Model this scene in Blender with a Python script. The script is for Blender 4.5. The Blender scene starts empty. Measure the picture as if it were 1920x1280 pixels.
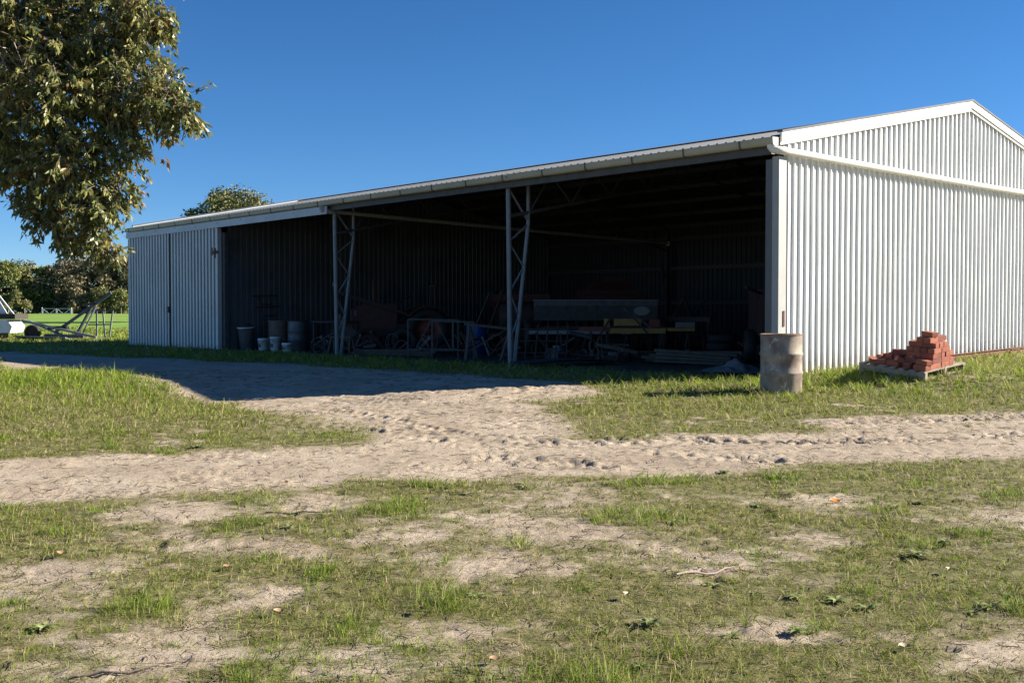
import bpy, math, random
import numpy as np
from mathutils import Vector, Matrix

random.seed(7)
RNG = np.random.default_rng(11)
R = math.radians
scene = bpy.context.scene
COL = scene.collection

# ------------------------------------------------------------------ camera
cam_d = bpy.data.cameras.new('camera')
cam = bpy.data.objects.new('camera', cam_d); COL.objects.link(cam)
cam_d.sensor_width = 36.0
cam_d.lens = 36.0 * 2030 / 1920
cam_d.clip_start = 0.1
cam_d.clip_end = 6000
cam.location = (0, 0, 1.12)
cam.rotation_euler = (R(90) - math.atan(54 / 2030), 0, 0)
scene.camera = cam

# ------------------------------------------------------------------ light
SUN_EL, SUN_AZ = R(25.3), R(80.2)          # azimuth clockwise from +Y
S = Vector((math.sin(SUN_AZ) * math.cos(SUN_EL), math.cos(SUN_AZ) * math.cos(SUN_EL), math.sin(SUN_EL)))
world = bpy.data.worlds.new('World'); scene.world = world; world.use_nodes = True
wn = world.node_tree; wn.nodes.clear()
sky = wn.nodes.new('ShaderNodeTexSky'); sky.sky_type = 'NISHITA'; sky.sun_disc = False
sky.sun_elevation = SUN_EL; sky.sun_rotation = SUN_AZ
sky.altitude = 100; sky.air_density = 0.7; sky.dust_density = 0.0; sky.ozone_density = 6.0
bg = wn.nodes.new('ShaderNodeBackground'); bg.inputs['Strength'].default_value = 0.050
wo = wn.nodes.new('ShaderNodeOutputWorld')
hs = wn.nodes.new('ShaderNodeHueSaturation'); hs.inputs['Saturation'].default_value = 1.13
wn.links.new(sky.outputs[0], hs.inputs['Color']); wn.links.new(hs.outputs[0], bg.inputs[0]); wn.links.new(bg.outputs[0], wo.inputs[0])
sun_d = bpy.data.lights.new('sun', 'SUN'); sun_d.energy = 5.0; sun_d.angle = R(0.5); sun_d.color = (1.0, 0.92, 0.77)
sun = bpy.data.objects.new('sun', sun_d); COL.objects.link(sun)
sun.rotation_euler = S.to_track_quat('Z', 'Y').to_euler(); sun.location = (40, 10, 30)

scene.view_settings.view_transform = 'Standard'
scene.view_settings.look = 'None'
scene.view_settings.exposure = 1.46
scene.view_settings.gamma = 1.0
scene.view_settings.use_curve_mapping = False
try:
    scene.cycles.max_bounces = 6; scene.cycles.diffuse_bounces = 3
    scene.cycles.glossy_bounces = 3; scene.cycles.transmission_bounces = 3
    scene.cycles.transparent_max_bounces = 4
    scene.cycles.use_denoising = True
except Exception:
    pass

# ------------------------------------------------------------------ helpers: noise
def smooth(t):
    t = np.clip(t, 0, 1); return t * t * (3 - 2 * t)

def _hash(ix, iy, seed):
    h = (ix.astype(np.int64) * 374761393 + iy.astype(np.int64) * 668265263 + seed * 974634777) & 0xFFFFFFFF
    h = ((h ^ (h >> 13)) * 1274126177) & 0xFFFFFFFF
    return ((h ^ (h >> 16)) & 0xFFFF) / 65535.0

def vnoise(x, y, seed=0):
    ix, iy = np.floor(x), np.floor(y)
    fx, fy = smooth(x - ix), smooth(y - iy)
    a = _hash(ix, iy, seed); b = _hash(ix + 1, iy, seed)
    c = _hash(ix, iy + 1, seed); d = _hash(ix + 1, iy + 1, seed)
    return (a * (1 - fx) + b * fx) * (1 - fy) + (c * (1 - fx) + d * fx) * fy

def fbm(x, y, seed=0, octs=4, gain=0.5):
    s, a, n = 0.0, 1.0, 0.0
    c, q = math.cos(0.6), math.sin(0.6)
    for o in range(octs):
        s = s + a * vnoise(x, y, seed + o * 17); n += a; a *= gain
        x, y = (x * c - y * q) * 2.03 + 11.3, (x * q + y * c) * 2.03 + 5.7
    return s / n

# ------------------------------------------------------------------ helpers: materials
def mat(name, col=(.5, .5, .5), rough=.7, metal=0.0, spec=.5):
    m = bpy.data.materials.new(name); m.use_nodes = True
    b = m.node_tree.nodes['Principled BSDF']
    b.inputs['Base Color'].default_value = (*col, 1); b.inputs['Roughness'].default_value = rough
    b.inputs['Metallic'].default_value = metal; b.inputs['Specular IOR Level'].default_value = spec
    return m

def nd(m, t, **kw):
    n = m.node_tree.nodes.new(t)
    for k, v in kw.items():
        if k in n.inputs.keys(): n.inputs[k].default_value = v
        else: setattr(n, k, v)
    return n

def lk(m, a, b): m.node_tree.links.new(a, b)

def coords(m, scale=(1, 1, 1), kind='Object'):
    tc = nd(m, 'ShaderNodeTexCoord'); mp = nd(m, 'ShaderNodeMapping')
    mp.inputs['Scale'].default_value = scale
    lk(m, tc.outputs[kind], mp.inputs['Vector']); return mp.outputs[0]

def noise(m, vec, scale, detail=4, rough=.55):
    n = nd(m, 'ShaderNodeTexNoise'); n.inputs['Scale'].default_value = scale
    n.inputs['Detail'].default_value = detail; n.inputs['Roughness'].default_value = rough
    lk(m, vec, n.inputs['Vector']); return n.outputs['Fac']

def ramp(m, fac, stops):
    r = nd(m, 'ShaderNodeValToRGB'); e = r.color_ramp.elements
    while len(e) < len(stops): e.new(.5)
    for x, (p, c) in zip(e, stops):
        x.position = p; x.color = (*c, 1) if len(c) == 3 else c
    lk(m, fac, r.inputs[0]); return r.outputs[0]

def mix(m, fac, a, b, mode='MIX'):
    n = nd(m, 'ShaderNodeMix', data_type='RGBA', blend_type=mode)
    for s, v in ((0, fac), (6, a), (7, b)):
        if hasattr(v, 'is_linked'): lk(m, v, n.inputs[s])
        else: n.inputs[s].default_value = v if s == 0 else (*v, 1)
    return n.outputs[2]

def bump(m, h, strength=.3, dist=.01):
    b = nd(m, 'ShaderNodeBump'); b.inputs['Strength'].default_value = strength; b.inputs['Distance'].default_value = dist
    lk(m, h, b.inputs['Height']); lk(m, b.outputs[0], m.node_tree.nodes['Principled BSDF'].inputs['Normal'])

def bsdf(m): return m.node_tree.nodes['Principled BSDF']

def worn(name, c1, c2, scale=3.0, rough=.6, metal=0.0, stops=(.35, .7), c3=None, sc3=14, vstretch=1.0, bmp=.15, thr3=(.62, .7)):
    """paint c1 with blotches of c2 and, where given, spots of c3"""
    m = mat(name, c1, rough, metal)
    v = coords(m, (1, 1, vstretch))
    f = noise(m, v, scale, 6, .62)
    c = ramp(m, f, [(stops[0], c1), (stops[1], c2)])
    if c3:
        f3 = noise(m, v, sc3, 5, .65)
        c = mix(m, ramp(m, f3, [(thr3[0], (0, 0, 0)), (thr3[1], (1, 1, 1))]), c, c3)
    lk(m, c, bsdf(m).inputs['Base Color'])
    bump(m, noise(m, v, 40, 3), bmp, .004)
    return m

M = {}
# ribbed cladding: white outside, grey backing coat inside
def cladding(name, c, c2, rough, metal, streak, splash=False):
    m = mat(name, c, rough, metal, .4)
    v = coords(m, (1, 1, .12))
    f = noise(m, v, 5.0, 5, .6)
    col = ramp(m, f, [(.3, c), (.75, c2)])
    v2 = coords(m)
    g = ramp(m, noise(m, v2, 1.3, 4), [(.45, (0, 0, 0)), (.8, (1, 1, 1))])
    col = mix(m, g, col, streak)
    if splash:
        tcs = nd(m, 'ShaderNodeTexCoord'); sx = nd(m, 'ShaderNodeSeparateXYZ'); lk(m, tcs.outputs['Object'], sx.inputs[0])
        ad = nd(m, 'ShaderNodeMath', operation='MULTIPLY_ADD'); lk(m, noise(m, v2, 6, 5, .7), ad.inputs[0]); ad.inputs[1].default_value = .9; lk(m, sx.outputs[2], ad.inputs[2])
        col = mix(m, ramp(m, ad.outputs[0], [(.45, (.75, .75, .75)), (.95, (0, 0, 0))]), col, (.40, .33, .25))
        st = ramp(m, noise(m, coords(m, (1, 3.5, .09)), 3.2, 5, .65), [(.60, (0, 0, 0)), (.75, (.55, .55, .55))])
        col = mix(m, st, col, (.50, .46, .40))
    lk(m, col, bsdf(m).inputs['Base Color'])
    w = noise(m, coords(m, (1, 1, .5)), 2.2, 3)
    bump(m, w, .35, .012)
    return m
M['white_sheet'] = cladding('white_sheet', (.71, .715, .71), (.66, .665, .66), .45, 0.0, (.63, .63, .61), True)
M['zinc_sheet'] = cladding('zinc_sheet', (.56, .60, .63), (.46, .50, .54), .40, .45, (.42, .44, .47))
M['door_sheet'] = cladding('door_sheet', (.56, .565, .56), (.48, .485, .48), .45, .2, (.44, .44, .435))
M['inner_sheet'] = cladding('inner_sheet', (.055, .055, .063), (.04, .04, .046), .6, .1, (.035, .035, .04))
M['roof_sheet'] = cladding('roof_sheet', (.11, .125, .15), (.09, .10, .12), .75, .0, (.08, .08, .10))
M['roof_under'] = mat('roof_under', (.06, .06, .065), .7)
M['white_trim'] = worn('white_trim', (.80, .79, .75), (.72, .71, .66), 2.5, .4, 0, c3=(.52, .47, .38), sc3=22, thr3=(.7, .76), bmp=.05)
M['bounce_tinted_gutter'] = worn('bounce_tinted_gutter', (.46, .40, .28), (.38, .33, .235), 2.0, .45, 0, c3=(.26, .19, .12), sc3=12, thr3=(.66, .74), bmp=.05)  # shade and warm ground bounce are mixed into this colour
M['grey_fascia'] = worn('grey_fascia', (.55, .58, .60), (.44, .47, .49), 1.5, .5, 0, c3=(.20, .17, .15), sc3=9, thr3=(.70, .74), bmp=.05)
M['flashing'] = worn('shaded_flashing', (.36, .36, .345), (.30, .30, .285), 2, .5, 0, bmp=.04)  # grey includes the shade on the front-facing flashing
M['galv'] = worn('galv_steel', (.24, .255, .27), (.175, .185, .20), 6, .55, .3, c3=(.17, .12, .09), sc3=15, thr3=(.68, .76), bmp=.05)
M['galv_dark'] = worn('dusty_steel', (.10, .097, .10), (.065, .065, .07), 5, .6, .2, bmp=.05)
M['shaded_post_grey'] = worn('shaded_post_grey', (.13, .132, .135), (.10, .10, .105), 2, .6, 0, bmp=.04)  # dark grey includes the shade on the post's inner face
M['purlin'] = mat('purlin_steel', (.075, .075, .08), .6, .2)
M['rust'] = worn('rust', (.20, .075, .045), (.12, .05, .035), 9, .85, .1, c3=(.30, .13, .07), sc3=24, bmp=.5)
M['hinge_rust'] = worn('hinge_rust', (.17, .06, .035), (.10, .045, .03), 20, .85, .1)
M['pvc'] = worn('pvc_pipe', (.80, .78, .71), (.74, .71, .63), 2, .35, 0, c3=(.55, .49, .40), sc3=9, thr3=(.68, .78), bmp=.03)
M['pvc_dull'] = worn('pvc_dull', (.40, .39, .37), (.32, .31, .29), 3, .5, 0, bmp=.03)
M['timber'] = worn('weathered_timber', (.40, .34, .27), (.27, .22, .17), 4, .85, 0, vstretch=6, c3=(.17, .14, .11), sc3=18, bmp=.5)
M['dark_timber'] = worn('dark_timber', (.12, .10, .08), (.07, .06, .05), 5, .9, 0)
M['black'] = mat('black_rubber', (.018, .018, .019), .75)
M['dark_machine'] = worn('dark_machine_iron', (.045, .04, .04), (.075, .05, .04), 6, .75, .2)
M['red_machine'] = worn('faded_red_paint', (.075, .018, .016), (.045, .016, .015), 4, .6, 0, c3=(.06, .04, .035), sc3=9)
M['yellow'] = worn('yellow_paint', (.34, .22, .045), (.25, .15, .035), 5, .55, 0, c3=(.18, .09, .05), sc3=12)
M['orange_red'] = worn('orange_red_paint', (.20, .035, .022), (.13, .028, .02), 5, .55, 0)
M['green_paint'] = worn('green_paint', (.06, .10, .05), (.04, .06, .035), 5, .6, 0)
M['blue_plastic'] = mat('blue_plastic', (.012, .05, .25), .4)
M['white_plastic'] = worn('white_plastic', (.78, .80, .80), (.68, .70, .70), 4, .4, 0, bmp=.03)
M['badge'] = mat('badge_cream', (.30, .31, .31), .5)
M['label_dark'] = mat('label_dark', (.05, .07, .10), .6)
M['tin'] = worn('galvanised_tin', (.15, .15, .16), (.095, .095, .10), 8, .5, .4, c3=(.13, .09, .07), sc3=14)
M['white_paint'] = worn('white_machine_paint', (.75, .77, .78), (.62, .64, .66), 3, .5, 0, c3=(.35, .27, .2), sc3=16, thr3=(.70, .76))
M['blue_grey'] = worn('blue_grey_steel', (.10, .115, .14), (.06, .07, .09), 5, .55, .3)
M['tarp'] = worn('pale_tarp', (.17, .17, .18), (.11, .11, .12), 6, .7)
M['drum'] = worn('old_drum_paint', (.34, .28, .225), (.175, .125, .10), 4.2, .75, 0, stops=(.40, .62), c3=(.60, .54, .46), sc3=7, thr3=(.60, .72), bmp=.25)
M['drum_rust'] = worn('drum_rim_rust', (.25, .13, .075), (.42, .33, .24), 9, .85, .1, bmp=.4)
M['drum_old'] = worn('shed_drum', (.17, .135, .105), (.10, .075, .06), 5, .75, 0, c3=(.20, .18, .165), sc3=6)
M['hay_dirt'] = mat('dirt_floor', (.2, .17, .14), .95)

# ------------------------------------------------------------------ helpers: meshes
def obj(name, me, parent=None, loc=None, rot=None):
    o = bpy.data.objects.new(name, me); COL.objects.link(o)
    if parent: o.parent = parent
    if loc is not None: o.location = loc
    if rot is not None: o.rotation_euler = rot
    return o

def tag(o, label=None, cat=None, group=None, kind=None):
    if label: o['label'] = label
    if cat: o['category'] = cat
    if group: o['group'] = group
    if kind: o['kind'] = kind
    return o

def thing(name, label, cat, loc=(0, 0, 0), rz=0.0, group=None):
    return tag(obj(name, None, None, loc, (0, 0, rz)), label, cat, group)

def copy_tree(o, parent=None):
    c = o.copy(); COL.objects.link(c); c.parent = parent
    for ch in list(o.children): copy_tree(ch, c)
    return c

class MB:
    def __init__(s): s.v = []; s.f = []; s.mi = []; s.sm = []
    def add(s, vs, fs, mi=0, smooth=False):
        b = len(s.v); s.v += [tuple(p) for p in vs]
        for f in fs: s.f.append(tuple(b + i for i in f)); s.mi.append(mi); s.sm.append(smooth)
        return s
    def box(s, c, d, rot=None, mi=0, taper=None):
        hx, hy, hz = d[0] / 2, d[1] / 2, d[2] / 2
        P = []
        for z in (-1, 1):
            k = 1.0 if (taper is None or z < 0) else taper
            for x, y in ((-1, -1), (1, -1), (1, 1), (-1, 1)): P.append(Vector((x * hx * k, y * hy * k, z * hz)))
        if rot is not None: P = [rot @ p for p in P]
        c = Vector(c)
        return s.add([p + c for p in P], [(3, 2, 1, 0), (4, 5, 6, 7), (0, 1, 5, 4), (1, 2, 6, 5), (2, 3, 7, 6), (3, 0, 4, 7)], mi)
    def bar(s, a, b, w, h=None, mi=0):
        a, b = Vector(a), Vector(b); d = b - a; L = d.length; d = d / L
        up = Vector((0, 0, 1)) if abs(d.z) < .95 else Vector((1, 0, 0))
        x = d.cross(up).normalized(); y = x.cross(d)
        m = Matrix((x, d, y)).transposed()
        return s.box((a + b) / 2, (w, L, h or w), m, mi)
    def tube(s, pts, r, n=8, mi=0, caps=True):
        pts = [Vector(p) for p in pts]; rs = r if isinstance(r, (list, tuple)) else [r] * len(pts)
        rings = []; prev = None
        for i, p in enumerate(pts):
            d = (pts[min(i + 1, len(pts) - 1)] - pts[max(i - 1, 0)]).normalized()
            if prev is None:
                up = Vector((0, 0, 1)) if abs(d.z) < .9 else Vector((1, 0, 0)); x = d.cross(up).normalized()
            else: x = (prev - d * prev.dot(d)).normalized()
            y = d.cross(x); prev = x
            rings.append([p + (x * math.cos(2 * math.pi * k / n) + y * math.sin(2 * math.pi * k / n)) * rs[i] for k in range(n)])
        vs = [q for rg in rings for q in rg]; fs = []
        for i in range(len(pts) - 1):
            for k in range(n): fs.append((i * n + k, i * n + (k + 1) % n, (i + 1) * n + (k + 1) % n, (i + 1) * n + k))
        s.add(vs, fs, mi, True)
        if caps:
            s.add(rings[0], [tuple(range(n))[::-1]], mi); s.add(rings[-1], [tuple(range(n))], mi)
        return s
    def lathe(s, prof, n=24, c=(0, 0, 0), axis='z', mi=0, smooth=True):
        c = Vector(c); vs = []
        for r, z in prof:
            for k in range(n):
                a = 2 * math.pi * k / n
                p = (r * math.cos(a), r * math.sin(a), z)
                if axis == 'x': p = (z, p[0], p[1])
                elif axis == 'y': p = (p[0], z, p[1])
                vs.append(Vector(p) + c)
        fs = [(i * n + k, i * n + (k + 1) % n, (i + 1) * n + (k + 1) % n, (i + 1) * n + k) for i in range(len(prof) - 1) for k in range(n)]
        return s.add(vs, fs, mi, smooth)
    def prism(s, poly, h0, h1, axis='y', mi=0):
        """poly of (u,w); extruded along axis"""
        n = len(poly)
        def p(u, w, h): return {'y': (u, h, w), 'x': (h, u, w), 'z': (u, w, h)}[axis]
        vs = [p(u, w, h0) for u, w in poly] + [p(u, w, h1) for u, w in poly]
        fs = [tuple(range(n))[::-1], tuple(range(n, 2 * n))] + [(i, (i + 1) % n, n + (i + 1) % n, n + i) for i in range(n)]
        return s.add(vs, fs, mi)
    def mesh(s, name, mats):
        me = bpy.data.meshes.new(name); me.from_pydata(s.v, [], s.f)
        for m in (mats if isinstance(mats, (list, tuple)) else [mats]): me.materials.append(M[m] if isinstance(m, str) else m)
        me.polygons.foreach_set('material_index', s.mi); me.polygons.foreach_set('use_smooth', s.sm); me.update()
        return me
    def build(s, name, mats, parent=None, loc=None, rot=None): return obj(name, s.mesh(name, mats), parent, loc, rot)

def np_mesh(name, V, F, mats, colors=None, smooth_=False, midx=None):
    """V (n,3), F (m,k) all faces of k corners, colours per vertex"""
    me = bpy.data.meshes.new(name); k = F.shape[1]
    me.vertices.add(len(V)); me.vertices.foreach_set('co', np.ascontiguousarray(V, np.float32).ravel())
    me.loops.add(F.size); me.loops.foreach_set('vertex_index', np.ascontiguousarray(F, np.int32).ravel())
    me.polygons.add(len(F)); me.polygons.foreach_set('loop_start', np.arange(0, F.size, k, dtype=np.int32))
    if smooth_: me.polygons.foreach_set('use_smooth', np.ones(len(F), bool))
    for m in (mats if isinstance(mats, list) else [mats]): me.materials.append(m)
    if midx is not None: me.polygons.foreach_set('material_index', midx.astype(np.int32))
    me.update(calc_edges=True)
    if colors is not None:
        a = me.color_attributes.new('col', 'FLOAT_COLOR', 'POINT')
        c = np.ones((len(V), 4), np.float32); c[:, :3] = colors; a.data.foreach_set('color', c.ravel())
    return me

# ------------------------------------------------------------------ shed frame of reference
SA = R(-47.98); CA, SN = math.cos(SA), math.sin(SA)
CX, CY = 4.39, 18.0
def to_loc(X, Y): dx, dy = X - CX, Y - CY; return dx * CA + dy * SN, -dx * SN + dy * CA
def to_world(lx, ly, z=0.0): return (CX + lx * CA - ly * SN, CY + lx * SN + ly * CA, z)
BAY, WID, LEN, PARTX = 6.72, 13.6, 25.95, -19.45
EAVE, RIDGE = 3.99, 5.38
PITCH = (RIDGE - EAVE) / (WID / 2)
def roof_z(ly): return EAVE + PITCH * (ly if ly <= WID / 2 else WID - ly)

# ------------------------------------------------------------------ ground
def poly_dist(X, Y, pts):
    """distance to a polyline and arclength along it"""
    best = np.full(X.shape, 1e9); arc = np.zeros(X.shape); side = np.zeros(X.shape); s0 = 0.0
    for (x0, y0), (x1, y1) in zip(pts[:-1], pts[1:]):
        dx, dy = x1 - x0, y1 - y0; L = math.hypot(dx, dy)
        t = np.clip(((X - x0) * dx + (Y - y0) * dy) / (L * L), 0, 1)
        ex, ey = X - (x0 + t * dx), Y - (y0 + t * dy); d = np.hypot(ex, ey)
        m = d < best
        best = np.where(m, d, best); arc = np.where(m, s0 + t * L, arc)
        side = np.where(m, np.sign(dx * ey - dy * ex) * d, side); s0 += L
    return best, arc, side

TRACK = [(-30, 3.5), (-12, 7.2), (-5.1, 8.95), (-3.16, 9.75), (-1.79, 10.15), (0, 10.65), (1.77, 10.65), (3.52, 11.2), (5.57, 11.85), (9, 12.9), (30, 19)]
BRANCH = [(-.2, 11.2), (-0.75, 12.9), (-1.75, 15.1), (-3.6, 17.6), (-5.6, 20.3), (-8.2, 23.5), (-11.5, 26.8), (-18, 31)]
WIDE = [(-1.3, 16.8), (-3.4, 18.9), (-6.2, 21.6), (-9.5, 24.2)]
RIGHTS = [(3.9, 12.75), (5.4, 13.2), (6.6, 13.5), (9, 14.2)]
BARE = [(0.16, 8.1, .75), (0.51, 7.4, .6), (1.12, 6.75, .55), (-0.1, 6.7, .6), (-0.8, 7.3, .5), (-1.78, 7.1, .5), (-1.3, 8.3, .4), (-2.6, 8.0, .4),
        (-.75, 4.9, .35), (-.28, 5.2, .3), (2.4, 5.0, .35), (3.5, 7.8, .5), (2.44, 8.35, .4), (1.28, 5.3, .25), (-1.75, 5.0, .4), (-2.68, 6.3, .45), (-1.4, 6.0, .35), (2.0, 7.2, .3)]
TREADS = [([(1.12, 11.42), (1.66, 11.55), (2.64, 11.42), (2.9, 11.35), (4.13, 11.5), (5.49, 11.85), (8, 12.6)], .15),
          ([(1.4, 10.62), (1.9, 10.45), (2.5, 10.3)], .12), ([(-.25, 10.42), (0.4, 10.23), (0.85, 9.9)], .14),
          ([(4.0, 12.85), (5.5, 13.25), (8, 14)], .22), ([(-2.6, 14.6), (-1.5, 13.2), (-.6, 11.9), (.5, 11.3), (1.12, 11.42)], .14), ([(-3.0, 13.2), (-1.8, 12.3), (-.8, 11.5)], .12)]

def base_height(X, Y):
    z = -0.036 * np.maximum(18 - Y, 0)
    lx, ly = to_loc(X, Y)
    z = z + 0.03 * np.clip(ly, 0, 16) * smooth((lx + .4) / .8)
    z = z - 0.16 * np.exp(-(((X + 4.5) / 3.5) ** 2 + ((Y - 16.2) / 2.2) ** 2))
    z = z + 0.21 * np.exp(-(((X - 6.5) / 1.6) ** 2 + ((Y - 17.4) / 1.15) ** 2))
    z = z + 0.10 * np.exp(-(((X + 7.6) / 2.6) ** 2 + ((Y - 16.6) / 2.6) ** 2))
    z = z + 0.9 * smooth((Y - 50) / 220)
    return z

def cover(X, Y):
    """0 = bare sand, 1 = full grass"""
    d, _, side = poly_dist(X, Y, TRACK)
    w = 0.80 + .5 * (vnoise(X * .7, Y * .7, 3) - .5) + .35 * (vnoise(X * 2.4, Y * 2.4, 5) - .5)
    g = smooth((d - w) / .55)
    d2, _, _ = poly_dist(X, Y, BRANCH)
    w2 = .85 + .35 * smooth((Y - 13) / 2.5) + .8 * (vnoise(X * .6 + 4, Y * .6, 7) - .5) + .5 * (vnoise(X * 2, Y * 2, 8) - .5)
    g = np.minimum(g, smooth((d2 - w2) / .7))
    d3, _, _ = poly_dist(X, Y, WIDE)
    g = np.minimum(g, smooth((d3 - 2.0 - .9 * (vnoise(X * .8, Y * .8, 12) - .5)) / .8))
    d4, _, _ = poly_dist(X, Y, RIGHTS)
    g = np.minimum(g, .15 + .85 * smooth((d4 - .25 - .4 * (vnoise(X * 2, Y * 3, 14) - .5)) / .4))
    # a worn strip between track and branch, half grown
    n1 = fbm(X * 1.1 + 3, Y * 1.6, 21, 5, .6); n2 = fbm(X * 3.1, Y * 4.2, 31, 4, .6)
    n3 = fbm(X * 7.5, Y * 9, 37, 3, .6)
    patch = .33 * n1 + .33 * n2 + .34 * n3
    near = smooth((11.5 - Y) / 1.5) * smooth(-side / .6 + .5)
    thr = .28 + .03 * near
    bare = np.zeros_like(X)
    for bx, by, br in BARE: bare = np.maximum(bare, np.exp(-(((X - bx) / (br * 1.35)) ** 2 + ((Y - by) / br) ** 2)))
    g_near = .46 * (1 - .72 * bare) + .54 * smooth((patch - thr - .175 * bare + .035) / .22)
    g_far = smooth((patch - .30) / .12)
    gg = g_near * near + g_far * (1 - near)
    # thin growth close to the middle junction
    mid = np.exp(-(((X + 1.3) / 1.8) ** 2 + ((Y - 12.9) / 1.3) ** 2))
    gg = gg * (1 - .6 * mid * smooth((.60 - n2) / .1))
    lx, ly = to_loc(X, Y)
    inside = smooth((ly + .4) / .6) * smooth((.15 - lx) / .2) * smooth((lx + LEN) / .3) * smooth((WID - ly) / .3)
    return g * gg * (1 - inside)

def inside_shed(X, Y):
    lx, ly = to_loc(X, Y)
    return (ly > -.1) & (lx < .1) & (lx > -LEN - .1) & (ly < WID)

def detail_height(X, Y, g):
    z = .020 * (fbm(X * 1.3, Y * 1.3, 41, 3) - .5) + .010 * (fbm(X * 5, Y * 5, 45, 3) - .5)
    fine = fbm(X * 15, Y * 15, 51, 4, .75) - .5
    crumb = smooth((fbm(X * 2.1 + 5, Y * 2.1, 57, 3) - .47) / .12)
    z = z + fine * (.010 + .010 * g + .026 * crumb * (1 - g))
    # rough broken soil in the bare foreground
    rg = smooth((fbm(X * 1.5 + 9, Y * 1.5, 61, 3) - .5) / .12)
    z = z + (np.abs(fbm(X * 12, Y * 14, 63, 3) - .5)) * -.05 * rg
    pits = smooth((vnoise(X * 4.3 + 2, Y * 6.1, 67) - .86) / .08) * smooth((9.5 - Y) / 1)
    z = z - .02 * pits
    # wheel ruts of the main track
    d, arc, side = poly_dist(X, Y, TRACK)
    for off in (-.62, .60):
        z = z - .022 * np.exp(-((side - off) / .2) ** 2)
        fin = np.abs(np.sin(arc * 34 + side * 8)) - .5
        z = z + .005 * fin * np.exp(-((side - off) / .16) ** 2) * smooth((vnoise(arc * .6, side * 0, 77) - .35) / .2)
    for (pts, w), amp in zip(TREADS, (1, .9, .7, .8, .5, .35)):
        d, arc, side = poly_dist(X, Y, pts)
        q = np.exp(-(d / w) ** 4)
        ph = arc * 36 + np.abs(side) * 30 + 2 * vnoise(X * 2, Y * 2, 87)
        lug = smooth(np.sin(ph) * 2.2 + .5)
        br = vnoise(arc * 5, side * 6, 79)
        br2 = .5 + .5 * smooth((vnoise(arc * 1.3 + 3, side * 2, 83) - .3) / .3)
        z = z - amp * q * (.010 + .042 * lug * (.55 + .45 * br)) * br2
        z = z + .026 * np.exp(-((d - w * 1.15) / (.05)) ** 2) * smooth((vnoise(X * 14, Y * 14, 81) - .3) / .5)
    # churned wheel marks in the shaded turn
    d, arc, side = poly_dist(X, Y, WIDE)
    z = z + .035 * (vnoise(arc * 2.2, side * 9, 85) - .5) * smooth((2.3 - d) / .6)
    return z

def axis_vals(dense, spacing_fn, far):
    v = [dense[0]]
    while v[-1] < dense[1]: v.append(v[-1] + spacing_fn(v[-1]))
    out = list(v); s = spacing_fn(v[-1])
    while out[-1] < far[1]: s *= 1.16; out.append(out[-1] + s)
    s = spacing_fn(v[0]); lo = []
    c = v[0]
    while c > far[0]: s *= 1.3; c -= s; lo.append(c)
    return np.array(lo[::-1] + out)

def ground_fn(X, Y):
    X = np.asarray(X, float); Y = np.asarray(Y, float)
    return base_height(X, Y) + detail_height(X, Y, cover(X, Y))
def gz(x, y): return float(ground_fn(np.array([x]), np.array([y]))[0])

xs = axis_vals((-7.5, 8.5), lambda v: .025, (-2500, 2500))
ys = axis_vals((3.4, 25.0), lambda v: max(.022, .0036 * v), (-300, 4200))
GX, GY = np.meshgrid(xs, ys)
GC = cover(GX, GY)
fade = smooth((60 - GY) / 30) * smooth((40 - np.abs(GX)) / 20) * smooth((GY + 6) / 6)
GZ = base_height(GX, GY) + detail_height(GX, GY, GC) * fade
ny, nx = GX.shape
V = np.stack([GX.ravel(), GY.ravel(), GZ.ravel()], 1)
idx = np.arange(nx * ny).reshape(ny, nx)
F = np.stack([idx[:-1, :-1].ravel(), idx[:-1, 1:].ravel(), idx[1:, 1:].ravel(), idx[1:, :-1].ravel()], 1)
far_field = smooth((GY - 42) / 10)
gcol = np.zeros((nx * ny, 3)); gcol[:, 0] = (GC * (1 - far_field) + far_field).ravel(); gcol[:, 1] = far_field.ravel()
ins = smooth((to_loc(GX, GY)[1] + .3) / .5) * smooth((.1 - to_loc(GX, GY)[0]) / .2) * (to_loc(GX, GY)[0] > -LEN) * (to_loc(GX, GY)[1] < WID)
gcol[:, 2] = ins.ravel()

m = mat('ground_soil', (.4, .33, .26), .95, 0, .2)
at = nd(m, 'ShaderNodeAttribute', attribute_name='col'); sp = nd(m, 'ShaderNodeSeparateColor'); lk(m, at.outputs['Color'], sp.inputs[0])
v = coords(m)
sand = ramp(m, noise(m, v, 1.7, 6, .65), [(.28, (.33, .265, .20)), (.5, (.44, .36, .28)), (.72, (.53, .445, .355))])
grain = ramp(m, noise(m, v, 48, 5, .8), [(.34, (.52, .50, .48)), (.55, (1, 1, 1)), (.8, (1.08, 1.07, 1.05))])
sand = mix(m, .75, sand, grain, 'MULTIPLY')
litter = ramp(m, noise(m, coords(m, (1, 2.2, 1)), 26, 5, .7), [(.57, (0, 0, 0)), (.66, (1, 1, 1))])
sand = mix(m, litter, sand, (.20, .15, .10))
damp = ramp(m, noise(m, v, .55, 5, .6), [(.52, (0, 0, 0)), (.70, (.5, .5, .5))])
sand = mix(m, damp, sand, (.28, .215, .16))
thatch = ramp(m, noise(m, v, 9, 6, .7), [(.25, (.075, .09, .03)), (.42, (.135, .135, .052)), (.58, (.235, .205, .105)), (.8, (.37, .305, .20))])
thatch = mix(m, .6, thatch, ramp(m, noise(m, v, 70, 3, .7), [(.3, (.45, .45, .42)), (.7, (1.15, 1.12, 1.0))]), 'MULTIPLY')
c = mix(m, ramp(m, sp.outputs[0], [(.25, (0, 0, 0)), (.85, (1, 1, 1))]), sand, thatch)
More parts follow.
